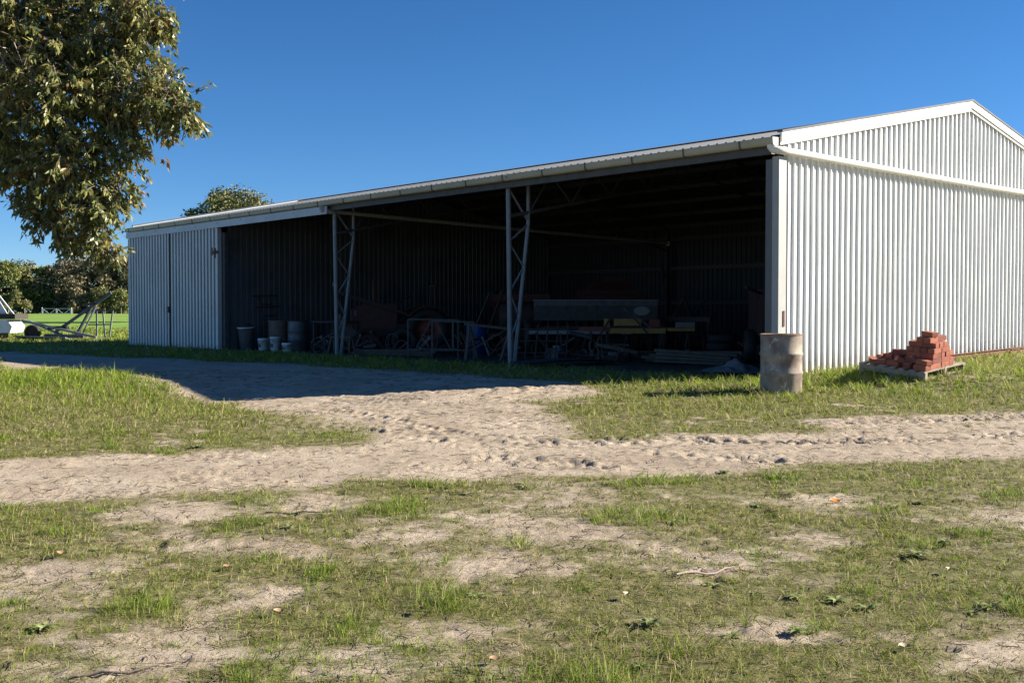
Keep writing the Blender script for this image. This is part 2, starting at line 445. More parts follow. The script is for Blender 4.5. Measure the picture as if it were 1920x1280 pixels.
pas = ramp(m, noise(m, coords(m, (1, .25, 1)), .12, 6, .65), [(.3, (.14, .24, .04)), (.5, (.18, .29, .05)), (.7, (.24, .30, .07))])
pas = mix(m, .5, pas, ramp(m, noise(m, coords(m, (1, .3, 1)), 1.6, 5, .7), [(.3, (.6, .65, .6)), (.7, (1.2, 1.15, 1))]), 'MULTIPLY')
c = mix(m, sp.outputs[1], c, pas)
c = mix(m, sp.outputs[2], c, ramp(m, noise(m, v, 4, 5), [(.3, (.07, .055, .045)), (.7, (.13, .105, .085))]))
lk(m, c, bsdf(m).inputs['Base Color'])
bump(m, noise(m, v, 45, 6, .75), .8, .016)
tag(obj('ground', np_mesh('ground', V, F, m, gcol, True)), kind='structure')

# ------------------------------------------------------------------ shed
shed = thing('machinery_shed', 'long open-fronted steel machinery shed with white ribbed gable end', 'shed', (CX, CY, 0), SA)

def rib_profile(u0, u1, pitch, h, base=.052, top=.030, off=0.0):
    """polyline (u, out) with trapezoid ribs at u0+off+k*pitch"""
    p = [(u0, 0)]; k = 0
    while True:
        c = u0 + pitch * (k + .5)
        if c + base / 2 > u1 - 1e-4: break
        p += [(c - base / 2, 0), (c - top / 2, h), (c + top / 2, h), (c + base / 2, 0)]; k += 1
    p.append((u1, 0)); return p

def wave_profile(u0, u1, pitch, h):
    n = max(1, round((u1 - u0) / pitch)); q = 8
    return [(u0 + (u1 - u0) * i / (n * q), h * .5 * (1 - math.cos(2 * math.pi * i / q))) for i in range(n * q + 1)]

def groove_profile(u0, u1, pitch, h):
    n = max(1, round((u1 - u0) / pitch)); p = (u1 - u0) / n; out = []
    for k in range(n):
        c = u0 + k * p
        out += [(c, 0.0), (c + .19 * p, 0.0), (c + .25 * p, .92 * h), (c + .32 * p, h), (c + .68 * p, h), (c + .75 * p, .92 * h), (c + .81 * p, 0.0)]
    return out + [(u1, 0.0)]

def sheet_mesh(name, prof, place, bot, top, mats, gap=.004, rows=1, smooth_=False):
    """prof (u,out); place(u,out,z)->xyz; outer skin material 0, inner skin material 1"""
    b = MB(); n = len(prof)
    for side, d in ((0, 0.0), (1, -gap)):
        vs = []
        for r in range(rows + 1):
            for u, o in prof:
                z0, z1 = bot(u), top(u); t = r / rows
                wob = (0.0 if rows == 1 else .004 * math.sin(u * 3.1 + t * 9) * math.sin(t * math.pi))
                vs.append(place(u, o + d + wob, z0 + (z1 - z0) * t))
        fs = [(r * n + i, r * n + i + 1, (r + 1) * n + i + 1, (r + 1) * n + i) if side == 0 else (r * n + i, (r + 1) * n + i, (r + 1) * n + i + 1, r * n + i + 1) for r in range(rows) for i in range(n - 1)]
        b.add(vs, fs, side, smooth_)
    return b.mesh(name, mats)

def clad_wall(part, a, b_, place, top, mats, bot=-.25, rows=1, h=.032, base=.052, top_=.030, **kw):
    n = round((b_ - a) / .76); w = (b_ - a) / n
    for i in range(n):
        me = sheet_mesh('wall_sheet', rib_profile(a + i * w, a + (i + 1) * w, w / 4, h, base, top_), place, lambda u: bot, top, mats, rows=rows)
        obj('wall_sheet', me, part)

# gable wall facing the sun
gw = MB()
for z in (.12, 1.35, 2.65): gw.box((-.07, WID / 2, z), (.06, WID - .3, .10))
gable = gw.build('gable_wall', 'purlin', shed)
clad_wall(gable, .16, WID - .05, lambda u, o, z: (o + .02, u, z), lambda u: roof_z(u) + .01, ['white_sheet', 'inner_sheet'], rows=4, h=.037, base=.042, top_=.022)
# left end wall
gw = MB()
for z in (.12, 1.35, 2.65): gw.box((-LEN + .07, WID / 2, z), (.06, WID - .3, .10))
endw = gw.build('end_wall', 'purlin', shed)
clad_wall(endw, .05, WID - .05, lambda u, o, z: (-LEN - o - .02, u, z), lambda u: roof_z(u) + .01, ['zinc_sheet', 'inner_sheet'])
# partition wall between store room and open bays
gw = MB()
for z in (.2, 1.35, 2.65): gw.box((PARTX - .10, WID / 2, z), (.06, WID - .5, .10))
part = gw.build('partition_wall', 'purlin', shed)
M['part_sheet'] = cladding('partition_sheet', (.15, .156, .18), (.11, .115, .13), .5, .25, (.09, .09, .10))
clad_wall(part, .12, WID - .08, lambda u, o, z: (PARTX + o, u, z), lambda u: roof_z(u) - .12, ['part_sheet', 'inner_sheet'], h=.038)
# back wall
gw = MB(); gw.box((-LEN / 2, WID - .09, .12), (LEN - .4, .06, .10))
back = gw.build('back_wall', 'purlin', shed)
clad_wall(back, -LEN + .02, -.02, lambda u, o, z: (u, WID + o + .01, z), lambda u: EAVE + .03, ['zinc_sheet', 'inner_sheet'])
for z in (1.45, 2.62, 3.62):
    MB().box((-LEN / 2, WID - .12, z), (LEN - .5, .10, .12)).build('girt', 'purlin', shed)
for k in range(5):
    for dx in ((0,) if k in (0, 4) else (0, )):
        lx = min(max(-k * BAY, -LEN + .15), -.15)
        b = MB().box((lx, WID - .28, 1.85), (.10, .16, 3.9))
        b.bar((lx, WID - .40, 2.3), (lx, WID - .9, 3.55), .05); b.bar((lx, WID - .4, 1.6), (lx, WID - .62, 2.9), .04)
        b.build('wall_column', 'purlin', shed)

# sliding doors of the store room, in the front wall
dw = (LEN + PARTX) / 2
for i, (a, e) in enumerate(((-LEN - .02, -LEN + dw - .02), (-LEN + dw + .02, PARTX + .03))):
    me = sheet_mesh('sliding_door', groove_profile(a, e, .215, .12), lambda u, o, z: (u, -.09 - o, z), lambda u: .02, lambda u: EAVE - .34, ['door_sheet', 'inner_sheet'])
    d = obj('sliding_door', me, shed)
    d['label'] = ('left sliding door of corrugated grey iron', 'right sliding door of corrugated grey iron with a rusty hinge plate')[i]
    for q in (a + .02, e - .02): MB().box((q, -.15, 1.83), (.045, .13, 3.6)).build('edge_strip', 'door_sheet' if (q < a + .1) == (i == 0) else 'dark_machine', d)  # meeting strips coloured dark to stand for the shaded gap between doors
    if i == 1:
        b = MB().box((e - .12, -.215, 2.92), (.32, .012, .10)); b.box((e - .34, -.213, 2.95), (.05, .014, .24)); b.box((e - .14, -.213, 2.90), (.07, .016, .30))
        b.build('hinge_plate', 'hinge_rust', d)
    else:
        MB().box((e - .06, -.23, 1.22), (.10, .05, .20)).build('latch', 'galv_dark', d)
MB().box((PARTX + .12, -.02, 1.75), (.16, .10, 3.5)).build('door_post', 'galv_dark', shed)

# front corner post: folded flashing; shade is painted into the greys of both
b = MB(); b.box((-.125, .06, 1.83), (.135, .20, 3.66)); b.build('corner_post', 'shaded_post_grey', shed)
b = MB(); b.prism([(-.055, -.05), (.075, -.05), (.075, .165), (.060, .165), (.060, -.035), (-.055, -.035)], -.2, 3.70, 'z')
b.build('corner_flashing', 'flashing', shed)
MB().box((.082, .10, 1.02), (.014, .04, .26)).build('flashing_patch', 'rust', shed)

# roof sheets
def roof_half(front):
    n = 35; w = (LEN + .16) / n
    for i in range(n):
        u0 = -LEN - .08 + i * w
        def place(u, o, t):
            ly = -.13 + t * (WID / 2 + .13)
            z = EAVE + PITCH * ly + o + .05
            return (u, ly if front else WID - ly, z)
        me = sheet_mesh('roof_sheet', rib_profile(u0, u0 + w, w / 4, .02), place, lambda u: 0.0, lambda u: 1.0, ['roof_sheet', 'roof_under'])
        obj('roof_sheet', me, shed)
roof_half(True); roof_half(False)
b = MB(); q = PITCH
b.prism([(WID / 2 - .28, RIDGE + .105 - .28 * q), (WID / 2, RIDGE + .115), (WID / 2 + .28, RIDGE + .105 - .28 * q), (WID / 2 + .28, RIDGE + .09 - .28 * q), (WID / 2, RIDGE + .10), (WID / 2 - .28, RIDGE + .09 - .28 * q)], -LEN - .10, .115, 'x')
b.build('ridge_cap', 'roof_sheet', shed)
# barge boards on both gables
def barge(x0, x1, matn):
    for s in (0, 1):
        a, e = (-.02, WID / 2) if s == 0 else (WID / 2, WID + .02)
        n = 3
        for k in range(n):
            u0 = a + (e - a) * k / n + (.003 if k else 0); u1 = a + (e - a) * (k + 1) / n
            zz = lambda u: EAVE + PITCH * (u if s == 0 else WID - u)
            b = MB()
            b.prism([(u0, zz(u0) - .045), (u1, zz(u1) - .045), (u1, zz(u1) + .10), (u0, zz(u0) + .10)], x0, x1, 'x')
            bo = b.build('barge_board', matn, shed)
            b = MB(); b.prism([(u0, zz(u0) - .105), (u1, zz(u1) - .105), (u1, zz(u1) - .05), (u0, zz(u0) - .05)], min(x0, x1), max(x0, x1) - .024, 'x')
            b.build('barge_lip', matn, bo)
            b = MB(); b.prism([(u0, zz(u0) + .103), (u1, zz(u1) + .103), (u1, zz(u1) + .14), (u0, zz(u0) + .14)], x0 - .05, x1 + .012, 'x')
            b.build('barge_roll', 'roof_sheet', bo)
barge(.062, .105, 'white_trim')
barge(-LEN - .105, -LEN - .062, 'zinc_sheet')

# gutter with straps
b = MB()
gp = [(-.135, EAVE), (-.135, EAVE - .115), (-.165, EAVE - .13), (-.255, EAVE - .13), (-.275, EAVE - .105), (-.29, EAVE - .01), (-.278, EAVE), (-.262, EAVE - .10), (-.248, EAVE - .115), (-.165, EAVE - .115), (-.15, EAVE - .105), (-.148, EAVE)]
b.prism(gp, -LEN - .12, .10, 'x')
gut = b.build('gutter', 'bounce_tinted_gutter', shed)
MB().prism([(-.29, EAVE - .01), (-.135, EAVE), (-.135, EAVE - .13), (-.255, EAVE - .135), (-.28, EAVE - .105)], .102, .112, 'x').build('gutter_end', 'white_trim', gut)
x = -.55
while x > -LEN:
    b = MB()
    b.prism([(-.293, EAVE - .008), (-.279, EAVE - .107), (-.258, EAVE - .134), (-.13, EAVE - .134), (-.13, EAVE - .138), (-.26, EAVE - .138), (-.284, EAVE - .108), (-.298, EAVE - .008)], x - .016, x + .016, 'x')
    b.build('gutter_strap', 'galv_dark', gut); x -= 1.2

# eave beam over the open bays, door-track cover over the rest
b = MB(); b.box((-BAY, -.08, EAVE - .185), (2 * BAY - .05, .09, .14)); b.build('eave_beam', 'galv_dark', shed)
b = MB(); b.box((-(LEN + 2 * BAY) / 2 - .03, -.05, EAVE - .14), (LEN - 2 * BAY + .1, .06, .10)); b.build('eave_strip', 'galv_dark', shed)
b = MB(); b.box((-(LEN + 2 * BAY) / 2 - .03, -.225, EAVE - .245), (LEN - 2 * BAY + .16, .03, .20)); b.build('track_cover', 'grey_fascia', shed)
for k in range(9):
    MB().box((-LEN + .8 + k * 1.45, -.243, EAVE - .22 + .03 * (k % 3 - 1)), (.03, .006, .03)).build('bolt', 'galv_dark', shed)

# trussed columns and roof trusses on the post lines
def column(lx):
    b = MB(); b.tube([(lx, .10, -.1), (lx, .04, EAVE - .2)], .054, 10)
    c = b.build('truss_column', 'galv', shed)
    def rear(z): return .20 + (.62 - .20) * min(1, max(0, z / 3.1))
    MB().tube([(lx, rear(0), -.1), (lx, rear(3.1), 3.05), (lx, .62, EAVE + .05)], .043, 10).build('rear_chord', 'galv', c)
    zz = [.55, 1.05, 1.55, 2.10, 2.62, 3.02]
    for k in range(len(zz) - 1):
        f = (lambda z: .10 - .06 * z / 3.6)
        a, e = ((f(zz[k]), zz[k]), (rear(zz[k + 1]), zz[k + 1])) if k % 2 == 0 else ((rear(zz[k]), zz[k]), (f(zz[k + 1]), zz[k + 1]))
        MB().tube([(lx, a[0], a[1]), (lx, e[0], e[1])], .022, 6).build('lacing', 'galv', c)
    MB().tube([(lx, .06, EAVE - .25), (lx, .62, 3.08)], .026, 6).build('lacing', 'galv', c)
def truss(lx):
    DROP = .82
    bz = lambda y: EAVE - DROP + PITCH * (y if y <= WID / 2 else WID - y) - .02
    b = MB(); b.tube([(lx, .05, bz(.05)), (lx, WID / 2, bz(WID / 2)), (lx, WID - .3, bz(WID - .3))], .042, 8)
    t = b.build('roof_truss', 'galv_dark', shed)
    tz = lambda y: roof_z(y) - .10
    MB().tube([(lx, .05, tz(.05)), (lx, WID / 2, tz(WID / 2)), (lx, WID - .3, tz(WID - .3))], .042, 8).build('top_chord', 'galv_dark', t)
    n = 18; up = False; y0 = .66
    while y0 < WID - 1.1:
        y1 = y0 + .64
        a, e = (bz(y0), tz(y1)) if not up else (tz(y0), bz(y1))
        MB().tube([(lx, y0, a), (lx, y1, e)], .020, 6).build('web', 'galv_dark', t)
        y0 = y1; up = not up
for k in (1, 2): column(-k * BAY)
for k in (1, 2): truss(-k * BAY)
for s in (0, 1):
    for i in range(6):
        u = .35 + i * 1.22
        ly = u if s == 0 else WID - u
        MB().box((-LEN / 2, ly, roof_z(u if s == 0 else WID - ly) - .035 if s == 0 else roof_z(ly) - .035), (LEN - .3, .06, .12)).build('purlin', 'purlin', shed)
# bracing rods along the back wall
MB().tube([(-BAY + .2, WID - .25, 3.4), (-.4, WID - .25, .6)], .012, 6).build('brace_rod', 'purlin', shed)
MB().tube([(-.4, WID - .25, 3.0), (-BAY + .2, WID - .25, .5)], .012, 6).build('brace_rod', 'purlin', shed)

# rain pipes
def smooth_path(pts, n=6):
    P = [Vector(p) for p in pts]; out = []
    for i in range(len(P) - 1):
        p0, p1, p2, p3 = P[max(i - 1, 0)], P[i], P[i + 1], P[min(i + 2, len(P) - 1)]
        for k in range(n):
            t = k / n
            out.append(.5 * ((2 * p1) + (-p0 + p2) * t + (2 * p0 - 5 * p1 + 4 * p2 - p3) * t * t + (-p0 + 3 * p1 - 3 * p2 + p3) * t ** 3))
    out.append(P[-1]); return out
b = MB(); b.tube([(.02, -.21, EAVE - .12), (.022, -.21, EAVE - .15), (.04, -.20, EAVE - .185), (.09, -.17, EAVE - .205), (.135, -.08, EAVE - .21), (.14, .04, EAVE - .21)], .066, 14)
dp = b.build('downpipe', 'pvc', shed)
pts = []
for k in range(15):
    s = k / 14; y = .02 + s * 13.2
    pts.append((.14, y, EAVE - .21 + .02 * s - .03 * math.sin(s * math.pi)))
MB().tube(pts, .060, 14).build('pipe_run', 'pvc', dp)
for y, s in ((5.35, .405), (9.6, .725)):
    z = EAVE - .21 + .02 * s - .03 * math.sin(s * math.pi)
    MB().tube([(.14, y - .07, z + .004), (.14, y + .07, z - .004)], .067, 14).build('pipe_collar', 'pvc', dp)
for y in (2.0, 4.2, 7.4, 10.6):
    s = (y - .02) / 13.2; z = EAVE - .21 + .02 * s - .03 * math.sin(s * math.pi)
    MB().box((.085, y, z + .075), (.10, .03, .02)).build('pipe_clip', 'galv', dp)
lx = -2 * BAY - .12
b = MB(); b.tube([(lx, -.27, EAVE - .12), (lx, -.27, EAVE - .20), (lx + .01, -.25, EAVE - .245), (lx + .05, -.18, EAVE - .27), (lx + .12, -.05, EAVE - .275)], .062, 12)
ip = b.build('inner_rain_pipe', 'pvc_dull', shed)
MB().tube(smooth_path([(lx + .12, -.06, EAVE - .275), (lx + .2, 4, EAVE - .36), (lx + .25, 9, EAVE - .46), (lx + .2, WID - .35, EAVE - .52)]), .050, 10).build('pipe_run', 'pvc_dull', ip)
MB().tube([(lx + .2, WID - .36, EAVE - .46), (lx + .2, WID - .33, EAVE - .60)], .055, 10).build('pipe_elbow', 'pvc', ip)

# ------------------------------------------------------------------ outside things near the gable
def lathe_drum(name, label, cat, loc, body, rim, rz=0, open_top=True, r=.29, h=.88, group=None):
    d = thing(name, label, cat, loc, rz, group)
    p = [(r * .99, .0), (r * .99, .02), (r, .03)]
    for zc in (h * .345, h * .665): p += [(r, zc - .03), (r + .012, zc - .012), (r + .013, zc), (r + .012, zc + .012), (r, zc + .03)]
    p += [(r, h - .03), (r * .995, h - .012)]
    MB().lathe(p, 40).build('drum_body', body, d)
    if open_top: MB().lathe([(r - .006, h - .012), (r - .006, .05), (.001, .05)], 40).build('drum_lining', body, d)
    else: MB().lathe([(r - .004, h - .02), (.001, h - .02)], 40).build('drum_lid', rim, d)
    for zc in (h, .008):
        t = [(r + .009 * math.cos(a) + .001, zc + .010 * math.sin(a) - .006) for a in [2 * math.pi * k / 8 for k in range(9)]]
        MB().lathe(t, 40).build('rim', rim, d)
    return d
dx, dy = 4.02, 16.15
lathe_drum('steel_drum', 'weathered rusty beige steel drum standing in the grass at the shed corner', 'drum', (dx, dy, gz(dx, dy) - .02), 'drum', 'drum_rust', .6, r=.305)

# pallet, tilted on the rising ground
PA = Vector((-.62, .785, .09)).normalized(); PB = Vector((.785, .62, .10)); PB = (PB - PA * PB.dot(PA)).normalized(); PN = PB.cross(PA).normalized()
if PN.z < 0: PN = -PN
P0 = Vector((6.30, 16.5, gz(6.3, 16.5) + .015))
PALM = Matrix((PA, PB, PN)).transposed().to_4x4(); PALM.translation = P0
pal = thing('pallet', 'grey weathered timber pallet under the red bricks', 'pallet'); pal.matrix_world = PALM
SZ = 1.165
for i in range(3):
    MB().box((SZ / 2, .04 + i * (SZ - .08) / 2, .065), (SZ, .06, .09)).build('bearer', 'timber', pal)
for i in range(7):
    y = .05 + i * (SZ - .1) / 6
    MB().box((y, SZ / 2 + random.uniform(-.01, .01), .1215), (.096 + random.uniform(-.006, .006), SZ, .021), Matrix.Rotation(random.uniform(-.012, .012), 3, 'Z')).build('deck_board', 'timber', pal)
for i in range(3):
    y = .05 + i * (SZ - .1) / 2
    MB().box((y, SZ / 2, .009), (.10, SZ, .020)).build('bottom_board', 'timber', pal)
# bricks
def brick_mat(n, c1, c2):
    m = worn(n, c1, c2, 7, .9, 0, c3=(.46, .26, .19), sc3=26, thr3=(.66, .76), bmp=.6); return m
BM = [brick_mat('brick_red', (.34, .105, .062), (.26, .075, .048)), brick_mat('brick_orange', (.38, .125, .072), (.30, .09, .054)), brick_mat('brick_dark', (.25, .075, .052), (.18, .058, .044))]
def brick_mesh(m, seed):
    rr = random.Random(seed); L, W, H = .230, .110, .076; b = .004
    vs = []
    for z, e in ((-H / 2, b), (-H / 2 + b, 0), (H / 2 - b, 0), (H / 2, b)):
        for x, y in ((-1, -1), (1, -1), (1, 1), (-1, 1)):
            vs.append((x * (L / 2 - e) + rr.uniform(-.0015, .0015), y * (W / 2 - e) + rr.uniform(-.0015, .0015), z))
    fs = [(3, 2, 1, 0), (12, 13, 14, 15)]
    for k in range(3):
        for i in range(4): fs.append((k * 4 + i, k * 4 + (i + 1) % 4, k * 4 + 4 + (i + 1) % 4, k * 4 + 4 + i))
    return MB().add(vs, fs).mesh('brick', m)
BMESH = [brick_mesh(m, i) for i, m in enumerate(BM + [BM[0], BM[1]])]
nbrick = 0
LAB = None
def brick(a, b, z, rz=0, ry=0, rx=0, label=None, group='bricks on the pallet'):
    """position in pallet axes; z is height of brick centre above the deck"""
    global nbrick
    nbrick += 1
    o = obj('brick', BMESH[random.randrange(len(BMESH))])
    o.matrix_world = PALM @ Matrix.Translation((a, b, .132 + z)) @ Matrix.Rotation(rz, 4, 'Z') @ Matrix.Rotation(ry, 4, 'Y') @ Matrix.Rotation(rx, 4, 'X')
    tag(o, label or LAB or 'red clay brick at the near corner of the pallet', 'brick', None if label else group)
    return o
H = .078
COURSE = ('bottom', 'second', 'third', 'fourth', 'fifth', 'sixth')
def jit(e): return random.uniform(-e, e)
for lev in range(6):                                # the squared stack toward the right-hand corner
    LAB = 'red brick in the %s course of the tall stack on the pallet' % COURSE[lev]
    if lev % 2 == 0:
        for i in range(2):
            for j in range(5 if lev < 4 else 3): brick(.155 + i * .236 + jit(.008), .34 + j * .117 + (0 if lev < 4 else .06) + jit(.004), H * (lev + .5), jit(.035))
    else:
        for i in range(4 if lev < 5 else 2):
            for j in range(2): brick(.096 + i * .118 + (0 if lev < 5 else .08) + jit(.006), .40 + j * .238 + (0 if lev < 5 else .03) + jit(.01), H * (lev + .5), R(90) + jit(.05))
for lev in range(3):                                # stepped middle of the heap
    LAB = 'red brick in the %s layer of the stepped middle heap on the pallet' % COURSE[lev]
    for i in range(2):
        for j in range(3 - lev):
            if lev > 1 and i > 0: continue
            brick(.62 + i * .20 + random.uniform(-.03, .03), .36 + j * .22 + random.uniform(-.03, .03), H * (lev + .5), R(90) * (lev % 2) + random.uniform(-.25, .25))
LAB = None
for a, b, z, rz in ((.12, .10, .5, .1), (.13, .22, .5, -.05), (.11, .14, 1.5, .25), (.36, .12, .5, 1.3), (.36, .24, 1.5, .3)):
    brick(a, b, H * z, rz)
brick(.23, .47, H * 6.5 + .002, .25, label='red brick lying alone on the very top of the heap')
for a, b, z, rz, ry, rx in ((.62, .14, .5, .15, 0, 0), (.88, .12, .5, -.3, 0, 0), (1.05, .20, .5, .9, 0, 0), (.78, .26, 1.1, .3, .35, .2), (.98, .36, .6, 1.2, 0, .5), (1.03, .50, .5, .2, 0, 0),
                          (.70, .40, 1.55, .7, -.3, .3), (.93, .58, .5, -.6, 0, 0), (.86, .42, 1.5, .2, .3, 0), (1.02, .75, .5, .4, 0, 0), (.52, .20, .9, 2.2, .5, .2), (.45, .30, 1.6, .4, .2, .5), (1.0, .95, .5, 1.1, 0, 0), (.72, .95, .5, .1, 0, 0), (.30, 1.08, .5, .0, 0, 0)):
    brick(a, b, H * z, rz, ry, rx, None)
for o in [o for o in bpy.data.objects if o.name.startswith('brick')][-15:]:
    o['label'] = 'loose red brick tumbled on the low side of the heap'; o['group'] = 'tumbled bricks'

# rusty steel sections lying along the gable foot
def on_gable(ly, off): x, y, _ = to_world(off, ly); return Vector((x, y, gz(x, y)))
for off, y0, y1, lift, w, label in ((.24, 5.6, 12.6, .07, .10, 'rusty steel beam lying against the foot of the white gable wall'), (.42, 8.0, 13.0, .05, .08, 'thinner rusty steel beam lying on the grass in front of the longer one')):
    p, q = on_gable(y0, off), on_gable(y1, off)
    p.z = base_height(np.array([p.x]), np.array([p.y]))[0] + lift; q.z = base_height(np.array([q.x]), np.array([q.y]))[0] + lift
    t = thing('steel_beam', label, 'beam', p)
    d = q - p; L = d.length
    ang = math.atan2(d.y, d.x); tilt = math.asin(d.z / L)
    t.rotation_euler = (0, -tilt, ang)
    MB().box((L / 2, 0, 0), (L, .012, w)).build('web', 'rust', t)
    MB().box((L / 2, 0, w / 2 + .004), (L, w * .75, .010)).build('top_flange', 'rust', t)
    MB().box((L / 2, 0, -w / 2 - .004), (L, w * .75, .010)).build('bottom_flange', 'rust', t)

# ------------------------------------------------------------------ stored things inside the shed
def inshed(name, label, cat, lx, ly, rz=0.0, group=None, z=None):
    x, y, _ = to_world(lx, ly)
    return thing(name, label, cat, (x, y, gz(x, y) if z is None else z), SA + rz, group)

# galvanised rubbish bin, contents heaped above the rim
t = inshed('rubbish_bin', 'dented galvanised rubbish bin beside the sliding door', 'bin', -19.02, .52, .3); t.rotation_euler.x = .06
MB().lathe([(.19, 0), (.20, .02), (.245, .66), (.25, .68)], 24).build('bin_body', 'tin', t)
MB().lathe([(.255, .655), (.262, .67), (.258, .69), (.246, .685)], 24).build('rim', 'white_paint', t)
b = MB()
b.lathe([(.235, .66), (.19, .74), (.10, .80), (.001, .81)], 12)
b.build('rubbish', 'dark_machine', t)
# buckets
for (lx, ly, s, q, label, hgt) in ((-18.1, .55, 1.0, .2, 'leftmost white plastic bucket in front of the drums', .36), (-17.4, .55, .98, 1.2, 'tallest white plastic bucket, middle of three by the drums', .42), (-16.75, .55, .9, .8, 'small white tub with green side, rightmost of three by the drums', .26)):
    t = inshed('bucket', label, 'bucket', lx, ly, q, 'white buckets')
    MB().lathe([(.115 * s, 0), (.125 * s, .01), (.15 * s, hgt - .05), (.158 * s, hgt - .05), (.158 * s, hgt - .03), (.152 * s, hgt - .03), (.155 * s, hgt)], 20).build('bucket_body', 'white_plastic', t)
    MB().lathe([(.157 * s, hgt - .004), (.10 * s, hgt + .004), (.001, hgt + .004)], 20).build('lid', 'white_plastic', t)
    pts = [(.157 * s * math.cos(a), .157 * s * math.sin(a), hgt - .05 - .10 * math.sin((a - 3.6) / 2.4 * math.pi)) for a in [3.6 + 2.4 * k / 8 for k in range(9)]]
    MB().tube(pts, .004, 5).build('handle', 'galv_dark', t)
    lab = MB(); vs = []; n = 6
    for k in range(n + 1):
        a = 4.4 + .9 * k / n - q
        for z in (hgt * .28, hgt * .55): vs.append((.146 * s * math.cos(a), .146 * s * math.sin(a), z))
    lab.add(vs, [(2 * k, 2 * k + 2, 2 * k + 3, 2 * k + 1) for k in range(n)]); lab.build('sticker', 'label_dark' if hgt > .3 else 'green_paint', t)
lathe_drum('steel_drum', 'rusty old drum behind the white buckets', 'drum', to_world(-18.45, 1.25), 'drum_old', 'drum_rust', .2)
lathe_drum('steel_drum', 'taller-looking grey drum between the other drum and the bench', 'drum', to_world(-17.75, 1.50), 'tin', 'dark_machine', 1.2, open_top=False)
# sack trolley leaning on the partition
t = inshed('sack_trolley', 'dark two-handled trolley leaning on the partition wall', 'trolley', -18.98, 1.25, .1)
for s in (-.2, .2):
    MB().tube([(.35, s, .10), (-.25, s, 1.55), (-.20, s, 1.70)], .022, 8).build('rail', 'dark_machine', t)
    MB().lathe([(.05, -.03), (.13, -.03), (.13, .03), (.05, .03)], 16, (.30, s * 1.35, .13), 'y').build('wheel', 'black', t)
for k in range(4): MB().bar((.28 - .14 * k, -.2, .35 + .34 * k), (.28 - .14 * k, .2, .35 + .34 * k), .03).build('crossbar', 'dark_machine', t)
for z in (1.28, 1.62): MB().tube([(-.2 + (1.62 - z) * .4, -.45, z), (-.2 + (1.62 - z) * .4, .45, z + .03)], .022, 6).build('handle', 'dark_machine', t)
# bench
t = inshed('workbench', 'dark steel-topped bench against the partition behind the first column', 'bench', -16.4, 1.95, .05)
MB().box((0, 0, .86), (1.5, .62, .05)).build('bench_top', 'dark_machine', t)
for sx in (-.68, .68):
    for sy in (-.26, .26): MB().box((sx, sy, .42), (.07, .07, .84)).build('leg', 'dark_machine', t)
MB().box((0, .1, .30), (1.36, .45, .03)).build('shelf', 'dark_machine', t)
MB().box((0, .28, .55), (1.30, .02, .55)).build('back_panel', 'dark_machine', t)
x, y, _ = to_world(-16.1, 1.9)
t = thing('paint_tin', 'small pale tin standing on the dark bench', 'tin', (x, y, gz(*to_world(-16.4, 1.95)[:2]) + .886))
MB().lathe([(.001, 0), (.085, 0), (.085, .20), (.08, .20)], 16).build('tin_body', 'tarp', t)
MB().lathe([(.088, .195), (.088, .21), (.001, .205)], 16).build('lid', 'galv_dark', t)
# old boards and a low stool-like trestle at the first column
t = inshed('saw_stool', 'low timber stool beside the first trussed column', 'stool', -14.6, 1.0, .4)
MB().box((0, 0, .46), (.75, .22, .04)).build('seat', 'dark_timber', t)
for sx in (-.3, .3):
    for sy in (-1, 1): MB().bar((sx, sy * .06, .44), (sx * 1.15, sy * .16, 0), .05).build('leg', 'dark_timber', t)

def wheel(parent, c, r, w, axis='x', rimcol='orange_red', n=28, lugs=0):
    cx_, cy_, cz_ = c; h = w / 2
    wv = MB().lathe([(r * .62, -h * .8), (r * .70, -h), (r * .93, -h), (r, -h * .6), (r, h * .6), (r * .93, h), (r * .70, h), (r * .62, h * .8)], n, c, axis).build('wheel', 'black', parent)
    MB().lathe([(r * .62, -h * .8), (r * .58, -h * .55), (r * .25, -h * .1), (r * .18, -h * .45), (.001, -h * .45)], n, c, axis).build('rim', rimcol, wv)
    MB().lathe([(r * .62, h * .8), (r * .58, h * .55), (r * .25, h * .1), (r * .18, h * .45), (.001, h * .45)], n, c, axis).build('rim', rimcol, wv)
    for k in range(lugs):
        a = 2 * math.pi * k / lugs; p = Vector((0, math.cos(a) * r * .99, math.sin(a) * r * .99)) + Vector(c)
        MB().box(p, (w * .9, .05, .06), Matrix.Rotation(a, 3, 'X')).build('tread_lug', 'black', wv)
    return wv

